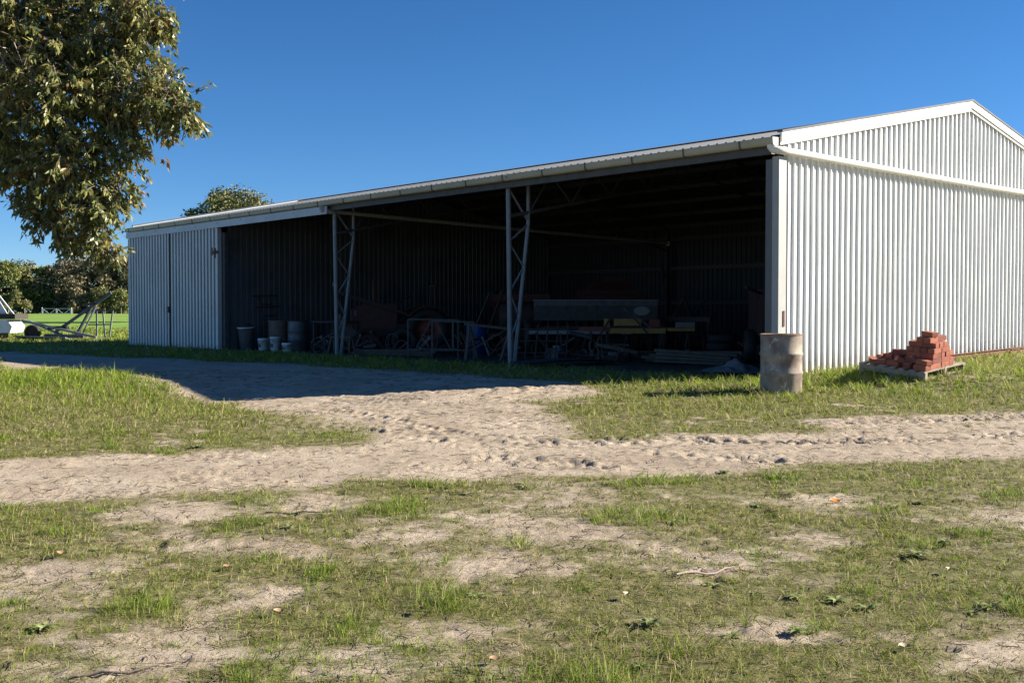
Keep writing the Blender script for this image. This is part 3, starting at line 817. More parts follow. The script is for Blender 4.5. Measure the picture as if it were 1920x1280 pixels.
# old tractor nosing out toward the opening
t = inshed('tractor', 'old dark red tractor parked behind the first column', 'tractor', -15.4, 3.5, R(-28))
b = MB(); b.prism([(-1.35, .62), (-1.35, 1.22), (-1.22, 1.33), (-.10, 1.40), (-.10, .62)], -.26, .26, 'x'); b.build('bonnet', 'red_machine', t)
MB().box((0, -1.37, .93), (.44, .03, .52)).build('grille', 'dark_machine', t)
MB().box((0, -.15, .62), (.40, 2.2, .34)).build('engine_block', 'dark_machine', t)
MB().box((0, .62, .72), (.62, .75, .42)).build('gearbox', 'dark_machine', t)
for s in (-1, 1):
    wheel(t, (s * .78, .72, .62), .62, .34, 'x', 'orange_red', lugs=18)
    wheel(t, (s * .62, -1.05, .34), .34, .18, 'x', 'red_machine')
    b = MB(); pr = [(.72 + .70 * math.cos(a), .62 + .70 * math.sin(a)) for a in [R(20 + 14 * k) for k in range(10)]]
    pr2 = [(.72 + .67 * math.cos(a), .62 + .67 * math.sin(a)) for a in [R(20 + 14 * k) for k in range(10)]][::-1]
    b.prism(pr + pr2, s * .60, s * .98, 'x'); b.build('mudguard', 'red_machine', t)
    MB().box((s * .24, -1.30, 1.10), (.16, .05, .16)).build('headlight', 'tarp', t)
MB().tube([(0, -.10, 1.30), (0, .18, 1.52)], .02, 8).build('steering_column', 'dark_machine', t)
MB().tube([(.19 * math.cos(a), .18 + .19 * math.sin(a) * .8, 1.53 + .19 * math.sin(a) * .5) for a in [2 * math.pi * k / 16 for k in range(17)]], .014, 6).build('steering_wheel', 'black', t)
MB().tube([(.12, -.75, 1.30), (.12, -.75, 2.05)], .035, 8).build('exhaust', 'rust', t)
b = MB(); b.box((0, .80, 1.02), (.42, .40, .06)); b.build('seat', 'black', t); MB().box((0, 1.0, 1.20), (.42, .06, .34)).build('seat_back', 'black', t)
for s in (-1, 1):
    MB().tube([(s * .40, 1.0, .8), (s * .40, 1.0, 1.9)], .03, 8).build('roll_bar', 'dark_machine', t)
    MB().bar((s * .45, .4, 1.0), (s * .45, -1.9, 1.75), .07).build('loader_arm', 'dark_machine', t)
MB().bar((-.42, 1.0, 1.9), (.42, 1.0, 1.9), .06).build('roll_bar_top', 'dark_machine', t)
MB().bar((-.6, -1.85, 1.75), (.6, -1.95, 1.92), .05, .10).build('loader_bar', 'galv', t)
# red hopper machine between the columns
t = inshed('grain_cart', 'dark red hopper cart parked behind the leaning steel frames', 'cart', -13.2, 6.2, R(-35))
b = MB(); b.add([(-.5, -.35, .6), (.5, -.35, .6), (.5, .35, .6), (-.5, .35, .6), (-1.2, -.8, 1.45), (1.2, -.8, 1.45), (1.2, .8, 1.45), (-1.2, .8, 1.45), (-1.2, -.8, 1.65), (1.2, -.8, 1.65), (1.2, .8, 1.65), (-1.2, .8, 1.65)],
      [(3, 2, 1, 0), (0, 1, 5, 4), (1, 2, 6, 5), (2, 3, 7, 6), (3, 0, 4, 7), (4, 5, 9, 8), (5, 6, 10, 9), (6, 7, 11, 10), (7, 4, 8, 11), (8, 9, 10, 11)]); b.build('hopper', 'red_machine', t)
MB().box((0, 0, .52), (2.0, .12, .12)).build('chassis', 'dark_machine', t)
for s in (-1, 1):
    wheel(t, (s * .95, 0, .42), .42, .22, 'x', 'red_machine')
    MB().bar((s * .9, -.4, .5), (s * .95, -.6, 1.4), .06).build('stay', 'dark_machine', t)
MB().bar((0, 0, .5), (0, -1.9, .45), .09).build('drawbar', 'dark_machine', t)
# steel frames standing upright
for i, (lx, ly, q, label) in enumerate(((-10.75, 1.15, .28, 'left standing steel trestle with a V-braced panel'), (-9.85, 1.05, .12, 'right standing steel trestle with one middle upright'))):
    t = inshed('steel_trestle', label, 'trestle', lx, ly, R(48) + q * .3)
    w, h = (.62, .96) if i == 0 else (.50, .92)
    for s in (-1, 1): MB().bar((s * w, 0, 0), (s * w, .06, h), .035).build('upright', 'galv_dark', t)
    MB().bar((-w, .06, h), (w, .06, h - .02), .035).build('top_rail', 'galv_dark', t)
    MB().bar((-w, .02, .22), (w, .02, .22), .03).build('bottom_rail', 'galv_dark', t)
    if i == 0:
        for s in (-1, 1): MB().bar((s * .05, .05, h - .03), (s * .42, .02, .24), .03).build('brace', 'galv_dark', t)
    else: MB().bar((0, .05, h - .03), (0, .02, .24), .04).build('brace', 'galv_dark', t)
# blue drum
lathe_drum('plastic_drum', 'bright blue plastic drum behind the timber trestle', 'drum', to_world(-11.7, 3.35), 'blue_plastic', 'blue_plastic', 0, False, .27, .78)
# trestle
t = inshed('timber_trestle', 'weathered timber trestle left of the second column', 'trestle', -9.0, 1.5, R(40))
MB().bar((-.62, 0, .86), (.62, .02, .72), .10, .06).build('beam', 'dark_timber', t)
for s in (-1, 1):
    MB().bar((s * .5, -.02, .80), (s * .42 - .12, -.30, 0), .07, .04).build('leg', 'dark_timber', t)
    MB().bar((s * .5, .02, .80), (s * .46 + .1, .32, 0), .07, .04).build('leg', 'dark_timber', t)
MB().bar((-.5, -.2, .2), (.42, .1, .75), .05, .03).build('brace', 'dark_timber', t)
# seed drill
t = thing('seed_drill', 'long pale seed box on a dark drill frame at the back', 'seed drill', (2.15, 28.0, 0), R(-3))
b = MB(); b.prism([(-.30, 1.42), (.30, 1.42), (.34, 1.30), (.14, .92), (-.14, .92), (-.34, 1.30)], -1.58, 1.58, 'x'); b.build('seed_box', 'tin', t)
MB().box((0, -.01, 1.435), (3.2, .66, .03)).build('box_lid', 'tin', t)
b = MB(); vs = [(1.18 + .20 * math.cos(a), -.268 + .11 * math.sin(a) * -.53, 1.165 + .11 * math.sin(a)) for a in [2 * math.pi * k / 24 for k in range(24)]]
b.add(vs + [(x, y - .012, z - .006) for x, y, z in vs], [tuple(range(24))[::-1], tuple(range(24, 48))] + [(k, (k + 1) % 24, 24 + (k + 1) % 24, 24 + k) for k in range(24)]); b.build('oval_badge', 'badge', t)
MB().box((0, 0, .72), (3.3, .10, .10)).build('frame_beam', 'dark_machine', t)
MB().box((-.4, -.5, .62), (2.6, .09, .09)).build('front_beam', 'galv', t)
for s in (-1, 1):
    wheel(t, (s * 1.72, 0, .48), .48, .20, 'x', 'red_machine')
    MB().bar((s * 1.0, 0, .7), (s * .1, -1.3, .5), .08).build('drawbar', 'dark_machine', t)
for k in range(13):
    x = -1.44 + k * .24
    MB().tube([(x, -.05, .92), (x, .10, .5), (x, .22, .25)], .022, 6).build('seed_tube', 'dark_machine', t)
    MB().lathe([(.001, -.006), (.17, -.004), (.17, .004), (.001, .006)], 14, (x, .24, .17), 'x').build('disc', 'rust', t)
# red spreader behind it
t = thing('fertiliser_spreader', 'dark red hopper with stepped lid rising behind the seed drill', 'spreader', (2.75, 31.0, 0), R(8))
b = MB(); b.prism([(-.84, 1.45), (.84, 1.45), (.40, .75), (-.40, .75)], -.6, .6, 'y'); b.build('hopper', 'red_machine', t)
MB().box((0, 0, 1.53), (1.72, 1.26, .14)).build('rim', 'red_machine', t)
MB().box((0, 0, 1.68), (1.6, 1.16, .14)).build('step', 'red_machine', t)
MB().box((.02, 0, 1.87), (1.30, 1.0, .24), taper=.75).build('lid', 'red_machine', t)
MB().box((.1, 0, 2.05), (.35, .4, .12)).build('vent', 'red_machine', t)
for s in (-1, 1): wheel(t, (s * .85, .2, .42), .42, .2, 'x', 'red_machine')
MB().box((0, .2, .55), (1.6, .12, .14)).build('axle_beam', 'dark_machine', t)
# toolbar cultivator
t = thing('cultivator', 'yellow and red cultivator toolbar with a linkage frame standing in the open bay', 'cultivator', (2.8, 25.0, 0), R(2))
MB().box((-.9, 0, .74), (.72, .10, .10)).build('bar_end', 'orange_red', t)
MB().box((.10, -.02, .70), (1.28, .12, .12)).build('centre_bar', 'yellow', t)
MB().box((1.02, 0, .74), (.72, .10, .08)).build('bar_end', 'orange_red', t)
MB().box((-.15, -.07, .90), (.62, .08, .16)).build('mast_plate', 'yellow', t)
MB().box((-.62, -.05, .88), (.12, .10, .20)).build('clamp', 'yellow', t); MB().box((.48, -.05, .88), (.24, .10, .18)).build('clamp', 'orange_red', t)
for s, q in ((-.78, -.42), (.32, .30)): MB().bar((-.30 + q * .2, -.12, 1.28), (s, -.16, .62), .06, .03).build('mast_leg', 'dark_machine', t)
MB().bar((-.22, -.10, 1.20), (.46, .22, .76), .045).build('mast_stay', 'galv', t)
MB().box((1.20, -.02, .84), (.42, .20, .12)).build('tool_box', 'tarp', t)
MB().box((1.10, -.04, .73), (.62, .13, .07)).build('bar_sleeve', 'yellow', t)
for x in (-1.0, -.2, .62, 1.22):
    for y, k in ((-.02, 0), ):
        MB().tube([(x, y, .72), (x + .05, y + .06, .55), (x + .02, y + .16, .36), (x + .03, y + .04, .16), (x + .02, y - .10, .06)], .022, 6).build('tine', 'dark_machine', t)
        MB().box((x + .02, y - .08, .20), (.06, .012, .16), Matrix.Rotation(.5, 3, 'X')).build('share', 'galv', t)
for s in (-.6, .7): MB().bar((s, .0, .68), (s, .35, 0), .06).build('stand', 'dark_machine', t)
# disc plough
t = thing('disc_plough', 'black disc plough standing right of the seed drill', 'plough', (4.3, 28.2, 0), R(-15))
MB().bar((-.9, .25, .95), (.9, -.3, .95), .12).build('beam', 'dark_machine', t)
for k in range(5):
    x = -.75 + k * .37
    MB().lathe([(.001, .05), (.20, .03), (.33, -.02), (.335, -.015), (.2, .045), (.001, .065)], 20, (x, .2 - k * .12, .34), 'x').build('disc', 'rust', t)
    MB().bar((x + .06, .2 - k * .12, .34), (x + .1, .22 - k * .13, .95), .05).build('disc_arm', 'dark_machine', t)
MB().bar((-.1, 0, .95), (.2, -.3, 1.5), .07).build('mast', 'dark_machine', t); MB().bar((.4, 0, .95), (.2, -.3, 1.5), .07).build('mast', 'dark_machine', t)
# red box trailer by the gable wall
t = inshed('box_trailer', 'dark red high-sided trailer parked by the gable wall', 'trailer', -2.7, 4.9, R(42))
for s in (-1, 1):
    MB().box((s * .95, 0, 1.15), (.05, 2.4, .9)).build('side_board', 'red_machine', t)
    MB().box((0, s * 1.2, 1.15), (1.9, .05, .9)).build('end_board', 'red_machine', t)
    wheel(t, (s * 1.08, .1, .38), .38, .2, 'x', 'red_machine')
    for k in (-1, 0, 1): MB().box((s * .99, k * .9, 1.15), (.04, .07, .92)).build('stake', 'dark_machine', t)
MB().box((0, 0, .68), (1.9, 2.4, .08)).build('tray_floor', 'dark_machine', t); MB().box((0, .1, .48), (1.9, .12, .12)).build('axle', 'dark_machine', t)
MB().bar((0, -1.2, .6), (-.2, -2.3, .55), .09).build('drawbar', 'dark_machine', t); MB().bar((-1.0, -1.22, 1.5), (-1.35, -1.6, 1.62), .05).build('tail_hook', 'dark_machine', t)
# roofing sheets on the floor
def thin_sheet(L, W, amp, wl, bend):
    nx_, ny_ = 14, 24; vs = []; fs = []
    for i in range(nx_ + 1):
        for j in range(ny_ + 1):
            u, v_ = i / nx_, j / ny_
            vs.append(((u - .5) * L, (v_ - .5) * W, amp * math.sin(v_ * W / wl * 2 * math.pi) + bend * math.sin(u * math.pi)))
    k = ny_ + 1
    for i in range(nx_):
        for j in range(ny_): fs.append((i * k + j, (i + 1) * k + j, (i + 1) * k + j + 1, i * k + j + 1))
    b = MB(); b.add(vs, fs, 0, True); b.add([(x, y, z - .004) for x, y, z in vs], [f[::-1] for f in fs], 0, True); return b
for i, (dz, q, label) in enumerate(((.04, 0, 'bottom roofing sheet lying on the shed floor inside the second column'), (.085, .07, 'top roofing sheet lying on another on the shed floor'))):
    x, y, _ = to_world(-5.9, .9 + .1 * i)
    o = thin_sheet(2.5, .75, .012, .15, .05).build('roofing_sheet', 'tarp' if i == 0 else 'galv_dark', None, (x, y, gz(x, y) + dz), (0, .01, R(32) + q))
    tag(o, label, 'roofing sheet')
# crumpled tarpaulin
x, y, _ = to_world(-1.5, .95)
n = 30; vs = []; fs = []
for i in range(n + 1):
    for j in range(n + 1):
        u, v_ = i / n - .5, j / n - .5
        rr = math.hypot(u, v_) * 2
        a = np.array([u * 9]); c_ = np.array([v_ * 7])
        zz = .16 * max(0, 1 - rr) * (.4 + float(vnoise(a, c_, 5)[0])) + .07 * float(fbm(a * 2, c_ * 2, 9, 3)[0]) * (1 - rr * .6) + .012
        vs.append((u * 1.3 * (1 + .15 * math.sin(7 * v_)), v_ * .8 * (1 + .2 * math.sin(5 * u)), max(.008, zz)))
for i in range(n):
    for j in range(n): q = i * (n + 1) + j; fs.append((q, q + n + 1, q + n + 2, q + 1))
o = MB().add(vs, fs, 0, True).build('tarpaulin', 'tarp', None, (x, y, gz(x, y) + .015), (0, 0, R(-10)))
tag(o, 'crumpled pale grey tarpaulin on the shed floor behind the front drum', 'tarpaulin')

def pile(name, label, cat, lx, ly, rz, n, L, w, h, matn, seed, spread=.5):
    rr = random.Random(seed); t = inshed(name, label, cat, lx, ly, rz)
    for k in range(n):
        z = .03 + (k // 4) * (h * 1.15); a = rr.uniform(-.16, .16)
        MB().box((rr.uniform(-.2, .2), (k % 4 - 1.5) * spread / 3, z + h / 2), (L * rr.uniform(.7, 1), w, h), Matrix.Rotation(a, 3, 'Z') @ Matrix.Rotation(rr.uniform(-.02, .05), 3, 'Y')).build('plank', matn, t)
    return t
pile('timber_pile', 'low pile of old planks on the floor between the first column and the trestles', 'timber pile', -12.6, 1.3, R(30), 10, 2.4, .14, .045, 'dark_timber', 1)
pile('timber_pile', 'pile of dark planks under the cultivator', 'timber pile', -7.4, 4.6, R(50), 9, 2.2, .12, .05, 'dark_timber', 2)
pile('timber_pile', 'stack of dark boards right of the cultivator', 'timber pile', -4.3, 3.2, R(20), 14, 2.0, .15, .06, 'dark_timber', 3)
def tyre(lx, ly, z, label, tilt=0.0):
    x, y, _ = to_world(lx, ly); t = thing('old_tyre', label, 'tyre', (x, y, gz(x, y) + z)); t.rotation_euler.x = tilt
    MB().lathe([(.20, .03), (.24, .0), (.32, .0), (.36, .04), (.36, .16), (.32, .20), (.24, .20), (.20, .17)], 28).build('tread', 'black', t)
    MB().lathe([(.20, .03), (.21, .10), (.20, .17)], 28).build('bead', 'black', t)
for k, w in enumerate(('lowest', 'second', 'top')): tyre(-5.6 + .03 * k, 5.9, .2 * k, '%s black tyre in the stack behind the cultivator' % w)
tyre(-13.9, 2.6, .34, 'black tyre leaning upright beside the tractor', R(80))
for k, (lx, ly, a) in enumerate(((-13.2, 4.2, 1.1), (-12.9, 4.5, 1.2), (-8.6, 7.5, .9))):
    t = inshed('steel_pipe', ('rusty pipe leaning on the hopper cart', 'second rusty pipe leaning beside it', 'rusty pipe leaning behind the seed drill')[k], 'pipe', lx, ly, .3 * k)
    MB().tube([(0, 0, 0), (1.6 * math.cos(a), .3, 1.9 * math.sin(a))], .03, 8).build('pipe_length', 'dark_machine', t)
t = inshed('fuel_tank', 'dark cylindrical tank on a stand behind the trestles', 'tank', -12.3, 5.6, R(48))
MB().lathe([(.001, -.7), (.30, -.66), (.36, -.58), (.36, .58), (.30, .66), (.001, .7)], 24, (0, 0, 1.05), 'x').build('tank_body', 'dark_machine', t)
for sx in (-.45, .45):
    for sy in (-.25, .25): MB().bar((sx, sy, .8), (sx * 1.1, sy * 1.3, 0), .05).build('leg', 'dark_machine', t)
t = inshed('harrow_panel', 'rusty tined harrow panel leaning near the second column', 'harrow', -7.7, 1.9, R(35))
for k in range(6): MB().bar((-.6 + .24 * k, 0, .05), (-.6 + .24 * k, .35, .85), .03).build('harrow_bar', 'dark_machine', t)
for k in range(3): MB().bar((-.65, .08 + .12 * k, .2 + .27 * k), (.65, .08 + .12 * k, .2 + .27 * k), .025).build('cross_bar', 'dark_machine', t)

def scrap(lx, ly, seed, label, R_=.75, n=16):
    rr = random.Random(seed); t = inshed('scrap_heap', label, 'scrap heap', lx, ly, rr.uniform(0, 3))
    for k in range(n):
        x, y = rr.uniform(-R_, R_), rr.uniform(-R_ * .6, R_ * .6); h = max(.1, (1 - math.hypot(x, y) / R_) * rr.uniform(.4, 1.0)); mt = rr.choice(['dark_machine', 'dark_timber', 'galv_dark', 'rust', 'dark_machine', 'red_machine', 'tin'])
        q = rr.random(); a = rr.uniform(0, 6.28); L = rr.uniform(.3, .8)
        d = Vector((math.cos(a) * L * .5, math.sin(a) * L * .5, rr.uniform(-.15, .3)))
        c = Vector((x, y, h * .6))
        if c.z < abs(d.z) + .03: c.z = abs(d.z) + .03
        if q < .5: MB().bar(c - d, c + d, rr.uniform(.02, .06), rr.uniform(.02, .08)).build('scrap_piece', mt, t)
        elif q < .75: MB().tube([c - d, c + Vector((0, 0, .05)), c + d], rr.uniform(.012, .035), 7).build('scrap_piece', mt, t)
        elif q < .9: MB().box((x, y, h * .3 + .02), (rr.uniform(.15, .4), rr.uniform(.12, .3), h * .6), Matrix.Rotation(a, 3, 'Z')).build('scrap_piece', mt, t)
        else: MB().tube([c + Vector((.2 * math.cos(b_), .06 * math.sin(b_), .2 * math.sin(b_) + .1)) for b_ in [2 * math.pi * i / 14 for i in range(15)]], .015, 6, caps=False).build('scrap_piece', mt, t)
scrap(-14.2, 1.9, 1, 'tangle of scrap steel in front of the tractor', .85, 22)
scrap(-12.2, 2.6, 2, 'tangled scrap behind the braced steel trestle', .8, 20)
scrap(-10.6, 2.6, 3, 'scrap heap around the foot of the blue drum', .7, 16)
scrap(-8.1, 3.3, 4, 'scrap heap behind the second column', .8, 20)
scrap(-6.0, 2.7, 5, 'low scrap heap under the left end of the cultivator', .7, 16)
scrap(-4.2, 5.4, 6, 'scrap heap between the plough and the red trailer', .9, 22)
scrap(-17.2, 3.4, 7, 'scrap heap behind the bench', .8, 18)
scrap(-15.6, 1.2, 8, 'small scrap heap beside the bench near the first column', .6, 14)

# ------------------------------------------------------------------ farm gear beside the far end of the shed
t = thing('farm_implement', 'dark steel implement with a long raised beam beyond the sliding doors', 'implement', (-18.9, 44.5, 0))
MB().bar((.1, 0, .30), (2.55, -.3, 1.93), .09, .11).build('boom', 'blue_grey', t)
MB().bar((.9, .1, .10), (1.75, -.2, 1.42), .09).build('boom_strut', 'blue_grey', t)
MB().bar((1.05, .3, .10), (1.82, 0, 1.40), .05).build('boom_strut', 'galv', t)
MB().bar((-1.15, -.2, .80), (2.0, -.5, .12), .09).build('drawbar', 'galv', t)
MB().bar((-1.1, .3, .78), (.6, .1, .10), .08).build('drawbar', 'galv', t)
MB().bar((-.3, 0, .18), (1.3, 0, .14), .14).build('base_beam', 'blue_grey', t)
MB().bar((1.2, .1, 1.42), (1.85, -.3, 1.50), .05, .10).build('pivot_plate', 'dark_machine', t)
MB().box((.25, 0, .50), (.75, .35, .14)).build('seat_pad', 'black', t)
wheel(t, (-.85, .1, .30), .32, .22, 'y', 'dark_machine')
t = thing('steel_stand', 'grey open steel stand next to the raised beam', 'stand', (-17.1, 44.9, 0))
for (x0, x1) in ((-.12, -.12), (.14, .22), (.55, .40)):
    MB().bar((x0, 0, 1.20), (x1, 0, .10), .055).build('leg', 'galv', t)
MB().bar((-.20, 0, 1.22), (.58, 0, 1.20), .05).build('top_rail', 'blue_grey', t); MB().bar((-.5, -.02, .62), (.45, -.02, .63), .05).build('cross_rail', 'blue_grey', t); MB().bar((.1, 0, .08), (.36, -.4, .05), .06).build('foot', 'galv', t)
MB().box((0, 0, 0), (2.0, .8, .05)).build('steel_plate', 'galv', None, (-18.75, 43.3, .10), (R(-9), R(2), .05))
tag(bpy.data.objects['steel_plate'], 'flat pale steel plate lying in front of the implement', 'plate')
t = thing('white_trailer', 'white machine with a sloping panel and dark tray at the left edge', 'trailer', (-21.35, 45.5, 0))
b = MB(); b.prism([(-1.8, .28), (.52, .28), (.62, .55), (.40, .82), (-1.8, .82)], -.6, .6, 'y'); b.build('body', 'white_paint', t)
MB().box((-.4, 0, .96), (2.3, 1.25, .22)).build('tray', 'dark_machine', t)
b = MB(); b.prism([(-1.2, 1.08), (.35, 1.08), (-.15, 1.90), (-1.2, 1.90)], -.45, -.40, 'y'); b.build('side_panel', 'white_paint', t)
MB().bar((.62, -.45, 1.05), (-.12, -.45, 2.0), .06).build('stay', 'white_paint', t)
MB().bar((-.3, -.45, 1.98), (.12, -.45, 2.05), .05).build('stay_cap', 'galv', t)
MB().box((-.2, 0, .16), (.3, 1.0, .26)).build('skid', 'dark_machine', t)

# ------------------------------------------------------------------ vegetation materials
def leaf_mat(name, trans=.25, rough=.5, spec=.4):
    m = mat(name, (.1, .15, .05), rough, 0, spec); nt = m.node_tree
    at = nd(m, 'ShaderNodeAttribute', attribute_name='col'); b = bsdf(m)
    lk(m, at.outputs['Color'], b.inputs['Base Color'])
    tr = nd(m, 'ShaderNodeBsdfTranslucent'); mx = nd(m, 'ShaderNodeMixShader'); mx.inputs[0].default_value = trans
    lk(m, at.outputs['Color'], tr.inputs['Color'])
    out = nt.nodes['Material Output']
    lk(m, b.outputs[0], mx.inputs[1]); lk(m, tr.outputs[0], mx.inputs[2]); lk(m, mx.outputs[0], out.inputs['Surface'])
    return m
M['leaf'] = leaf_mat('gum_leaf', .30, .42, .5)
M['far_leaf'] = leaf_mat('far_foliage', .12, .7, .2)
M['grass'] = leaf_mat('grass_blade', .42, .6, .2)
M['weed'] = leaf_mat('weed_leaf', .25, .5, .35)
M['bark'] = worn('gum_bark', (.20, .16, .13), (.11, .085, .07), 5, .9, 0, vstretch=.25, bmp=.8)
M['twig'] = mat('twig_bark', (.28, .19, .15), .8)
M['dead_twig'] = mat('dead_twig', (.42, .32, .27), .85)

def unit(a): return a / np.maximum(np.linalg.norm(a, axis=-1, keepdims=True), 1e-9)

def leaf_quads(P, D, L, W, rng, fold=.25):
    """diamond leaves: base P, axis D, length L, width W"""
    n = len(P); r = unit(rng.normal(size=(n, 3))); X = unit(np.cross(D, r)); N = np.cross(X, D)
    mid = P + D * (L * .42)[:, None] + N * (W * fold)[:, None] * 0
    A = mid + X * (W * .5)[:, None] + N * (W * fold)[:, None]; B = mid - X * (W * .5)[:, None] + N * (W * fold)[:, None]
    T = P + D * L[:, None]
    V = np.stack([P, A, T, B], 1).reshape(-1, 3)
    F = np.arange(n * 4).reshape(n, 4)
    return V, F

def stick_mesh(P, Q, r):
    """three-sided sticks P->Q"""
    n = len(P); D = unit(Q - P); X = unit(np.cross(D, np.tile([.3, .2, .93], (n, 1)))); Y = np.cross(D, X)
    V = []
    for base_, rr in ((P, r), (Q, r * .5)):
        for k in range(3):
            a = 2 * math.pi * k / 3; V.append(base_ + X * (math.cos(a) * rr)[:, None] + Y * (math.sin(a) * rr)[:, None])
    V = np.stack(V, 1).reshape(-1, 3)
    o = np.arange(n)[:, None] * 6
    F = np.concatenate([o + np.array([[k, (k + 1) % 3, 3 + (k + 1) % 3, 3 + k]]) for k in range(3)], 0)
    return V, F

# ------------------------------------------------------------------ overhanging gum tree, trunk beyond the left of the picture
def gum_tree():
    rng = np.random.default_rng(5)
    t = thing('gum_tree', 'large gum tree with drooping olive leaves overhanging at the left', 'tree', (-11.6, 17.6, gz(-11.6, 17.6)))
    ox, oy, oz = t.location
    # sprays of foliage: x, y offset, z, radius
    B = [(-7.55, 17.0, 5.55, 1.05), (-6.35, 17.3, 5.55, .95), (-5.62, 16.9, 5.75, .42), (-7.1, 16.8, 4.55, 1.0), (-6.15, 17.1, 4.6, .85), (-5.45, 17.0, 4.40, .50), (-5.13, 16.9, 4.25, .26),
         (-7.6, 17.2, 3.55, .80), (-6.85, 16.9, 3.35, .72), (-6.15, 17.0, 3.75, .46), (-6.95, 17.1, 2.55, .44), (-6.40, 16.9, 2.70, .34), (-6.38, 17.0, 2.16, .19), (-7.4, 17.0, 2.75, .30), (-6.15, 17.0, 3.05, .28), (-6.75, 17.0, 2.2, .20),
         (-8.4, 17.6, 5.2, 1.1), (-8.6, 17.2, 4.0, .9), (-9.4, 17.6, 6.2, 1.4), (-7.6, 17.6, 6.9, 1.3), (-6.2, 17.4, 6.8, .9), (-11.0, 18.0, 7.2, 1.8), (-12.6, 17.2, 6.4, 1.7), (-13.6, 18.2, 5.2, 1.4), (-10.2, 16.2, 5.2, 1.2), (-11.6, 17.6, 8.6, 1.7), (-9.2, 18.2, 7.8, 1.4)]
    P, D, Ls, Ws, C, TP, TQ = [], [], [], [], [], [], []
    pal = np.array([(.14, .165, .055), (.10, .135, .048), (.19, .20, .065), (.25, .235, .08), (.075, .105, .04), (.26, .17, .08), (.31, .28, .13)])
    prob = np.array([.28, .22, .18, .10, .14, .05, .03])
    for (x, y, z, r) in B:
        inview = x > -9.0
        n = int((370 if inview else 110) * r ** 2.0) + 18
        u = unit(rng.normal(size=(n, 3))); rad = r * rng.uniform(.25, 1.0, n) ** .6
        # uneven outline: lumpy radius by direction
        lump = .80 + .42 * np.sin(u[:, 0] * 6 + z * 3) * np.sin(u[:, 2] * 7 + x * 2) + rng.uniform(-.12, .14, n)
        c = np.array([x, y, z]) + u * (rad * lump)[:, None] * np.array([1, 1.0, .92])
        d = unit(u * .8 + rng.normal(size=(n, 3)) * .5 + np.array([0, 0, -.45]))
        Lt = rng.uniform(.16, .34, n)
        TP.append(c - d * (Lt * .35)[:, None]); TQ.append(c + d * Lt[:, None])
        k = 13
        tt = rng.uniform(0, 1, (n, k))
        base_ = c[:, None] + d[:, None] * (tt * Lt[:, None])[..., None] + rng.normal(size=(n, k, 3)) * .018
        ld = unit(d[:, None] * .55 + rng.normal(size=(n, k, 3)) * .55 + np.array([0, 0, -.75]))
        P.append(base_.reshape(-1, 3)); D.append(ld.reshape(-1, 3))
        sz = (1.0 if inview else 1.7)
        Ls.append(rng.uniform(.075, .16, n * k) * sz); Ws.append(rng.uniform(.030, .055, n * k) * sz)
        tone = rng.choice(len(pal), n, p=prob); lt = np.where(rng.random((n, k)) < .6, tone[:, None], rng.choice(len(pal), (n, k), p=prob))
        C.append((pal[lt.ravel()] * np.array([1.12, 1.04, .88]) * rng.uniform(.75, 1.35, (n * k, 1))))
    P, D, Ls, Ws, C = (np.concatenate(q) for q in (P, D, Ls, Ws, C))
    V, F = leaf_quads(P, D, Ls, Ws, rng)
    o = obj('crown', np_mesh('crown', V - np.array([ox, oy, oz]), F, M['leaf'], np.repeat(C, 4, 0)), t); o['kind'] = 'stuff'
    TP, TQ = np.concatenate(TP), np.concatenate(TQ)
    V, F = stick_mesh(TP, TQ, np.full(len(TP), .005))
    o = obj('twigs', np_mesh('twigs', V - np.array([ox, oy, oz]), F, M['twig']), t); o['kind'] = 'stuff'
    # bare dead sprig on the left edge
    n = 90; c = np.array([-7.75, 16.35, 4.75]) + rng.normal(size=(n, 3)) * np.array([.28, .14, .24])
    d = unit(rng.normal(size=(n, 3)) * .5 + np.array([.6, 0, -.6]))
    V, F = stick_mesh(c, c + d * rng.uniform(.2, .5, (n, 1)), np.full(n, .009))
    o = obj('dead_twigs', np_mesh('dead_twigs', V - np.array([ox, oy, oz]), F, M['dead_twig']), t); o['kind'] = 'stuff'
    w = lambda p: (p[0] - ox, p[1] - oy, p[2] - oz)
    MB().tube([(0, 0, -.2), (.05, .02, .8), (.02, -.05, 2.2), (.15, .05, 3.6), (.1, .1, 5.0)], [.38, .30, .26, .22, .16], 12).build('trunk', 'bark', t)
    def limb(pts, r0, r1):
        q = smooth_path([w(p) for p in pts], 5); m_ = len(q) - 1
        MB().tube(q, [r0 + (r1 - r0) * i / m_ for i in range(m_ + 1)], 8).build('limb', 'bark', t)
    S0 = (-11.5, 17.6, 3.4)
    limb([S0, (-10.0, 17.4, 4.8), (-8.5, 17.3, 5.4), (-7.2, 17.1, 5.5), (-6.0, 17.1, 5.4)], .13, .012)
    limb([(-9.2, 17.35, 5.1), (-8.0, 17.1, 4.9), (-7.0, 16.95, 4.6), (-6.0, 17.0, 4.5), (-5.35, 17.0, 4.35)], .06, .008)
    limb([(-8.0, 17.1, 4.9), (-7.4, 17.1, 4.2), (-6.95, 17.0, 3.4), (-6.8, 17.0, 2.6), (-6.45, 17.0, 2.15)], .045, .006)
    limb([(-7.25, 17.05, 3.9), (-6.6, 17.0, 3.5), (-6.15, 17.0, 3.1)], .022, .005)
    limb([S0, (-10.6, 17.6, 5.0), (-9.6, 17.7, 6.3), (-8.0, 17.6, 6.9), (-6.4, 17.4, 6.9)], .12, .012)
    limb([S0, (-11.3, 17.8, 5.4), (-11.2, 17.9, 7.0), (-11.5, 17.7, 8.6)], .15, .02)
    limb([S0, (-12.4, 17.4, 5.0), (-12.8, 17.3, 6.2), (-13.6, 18.1, 5.6)], .12, .015)
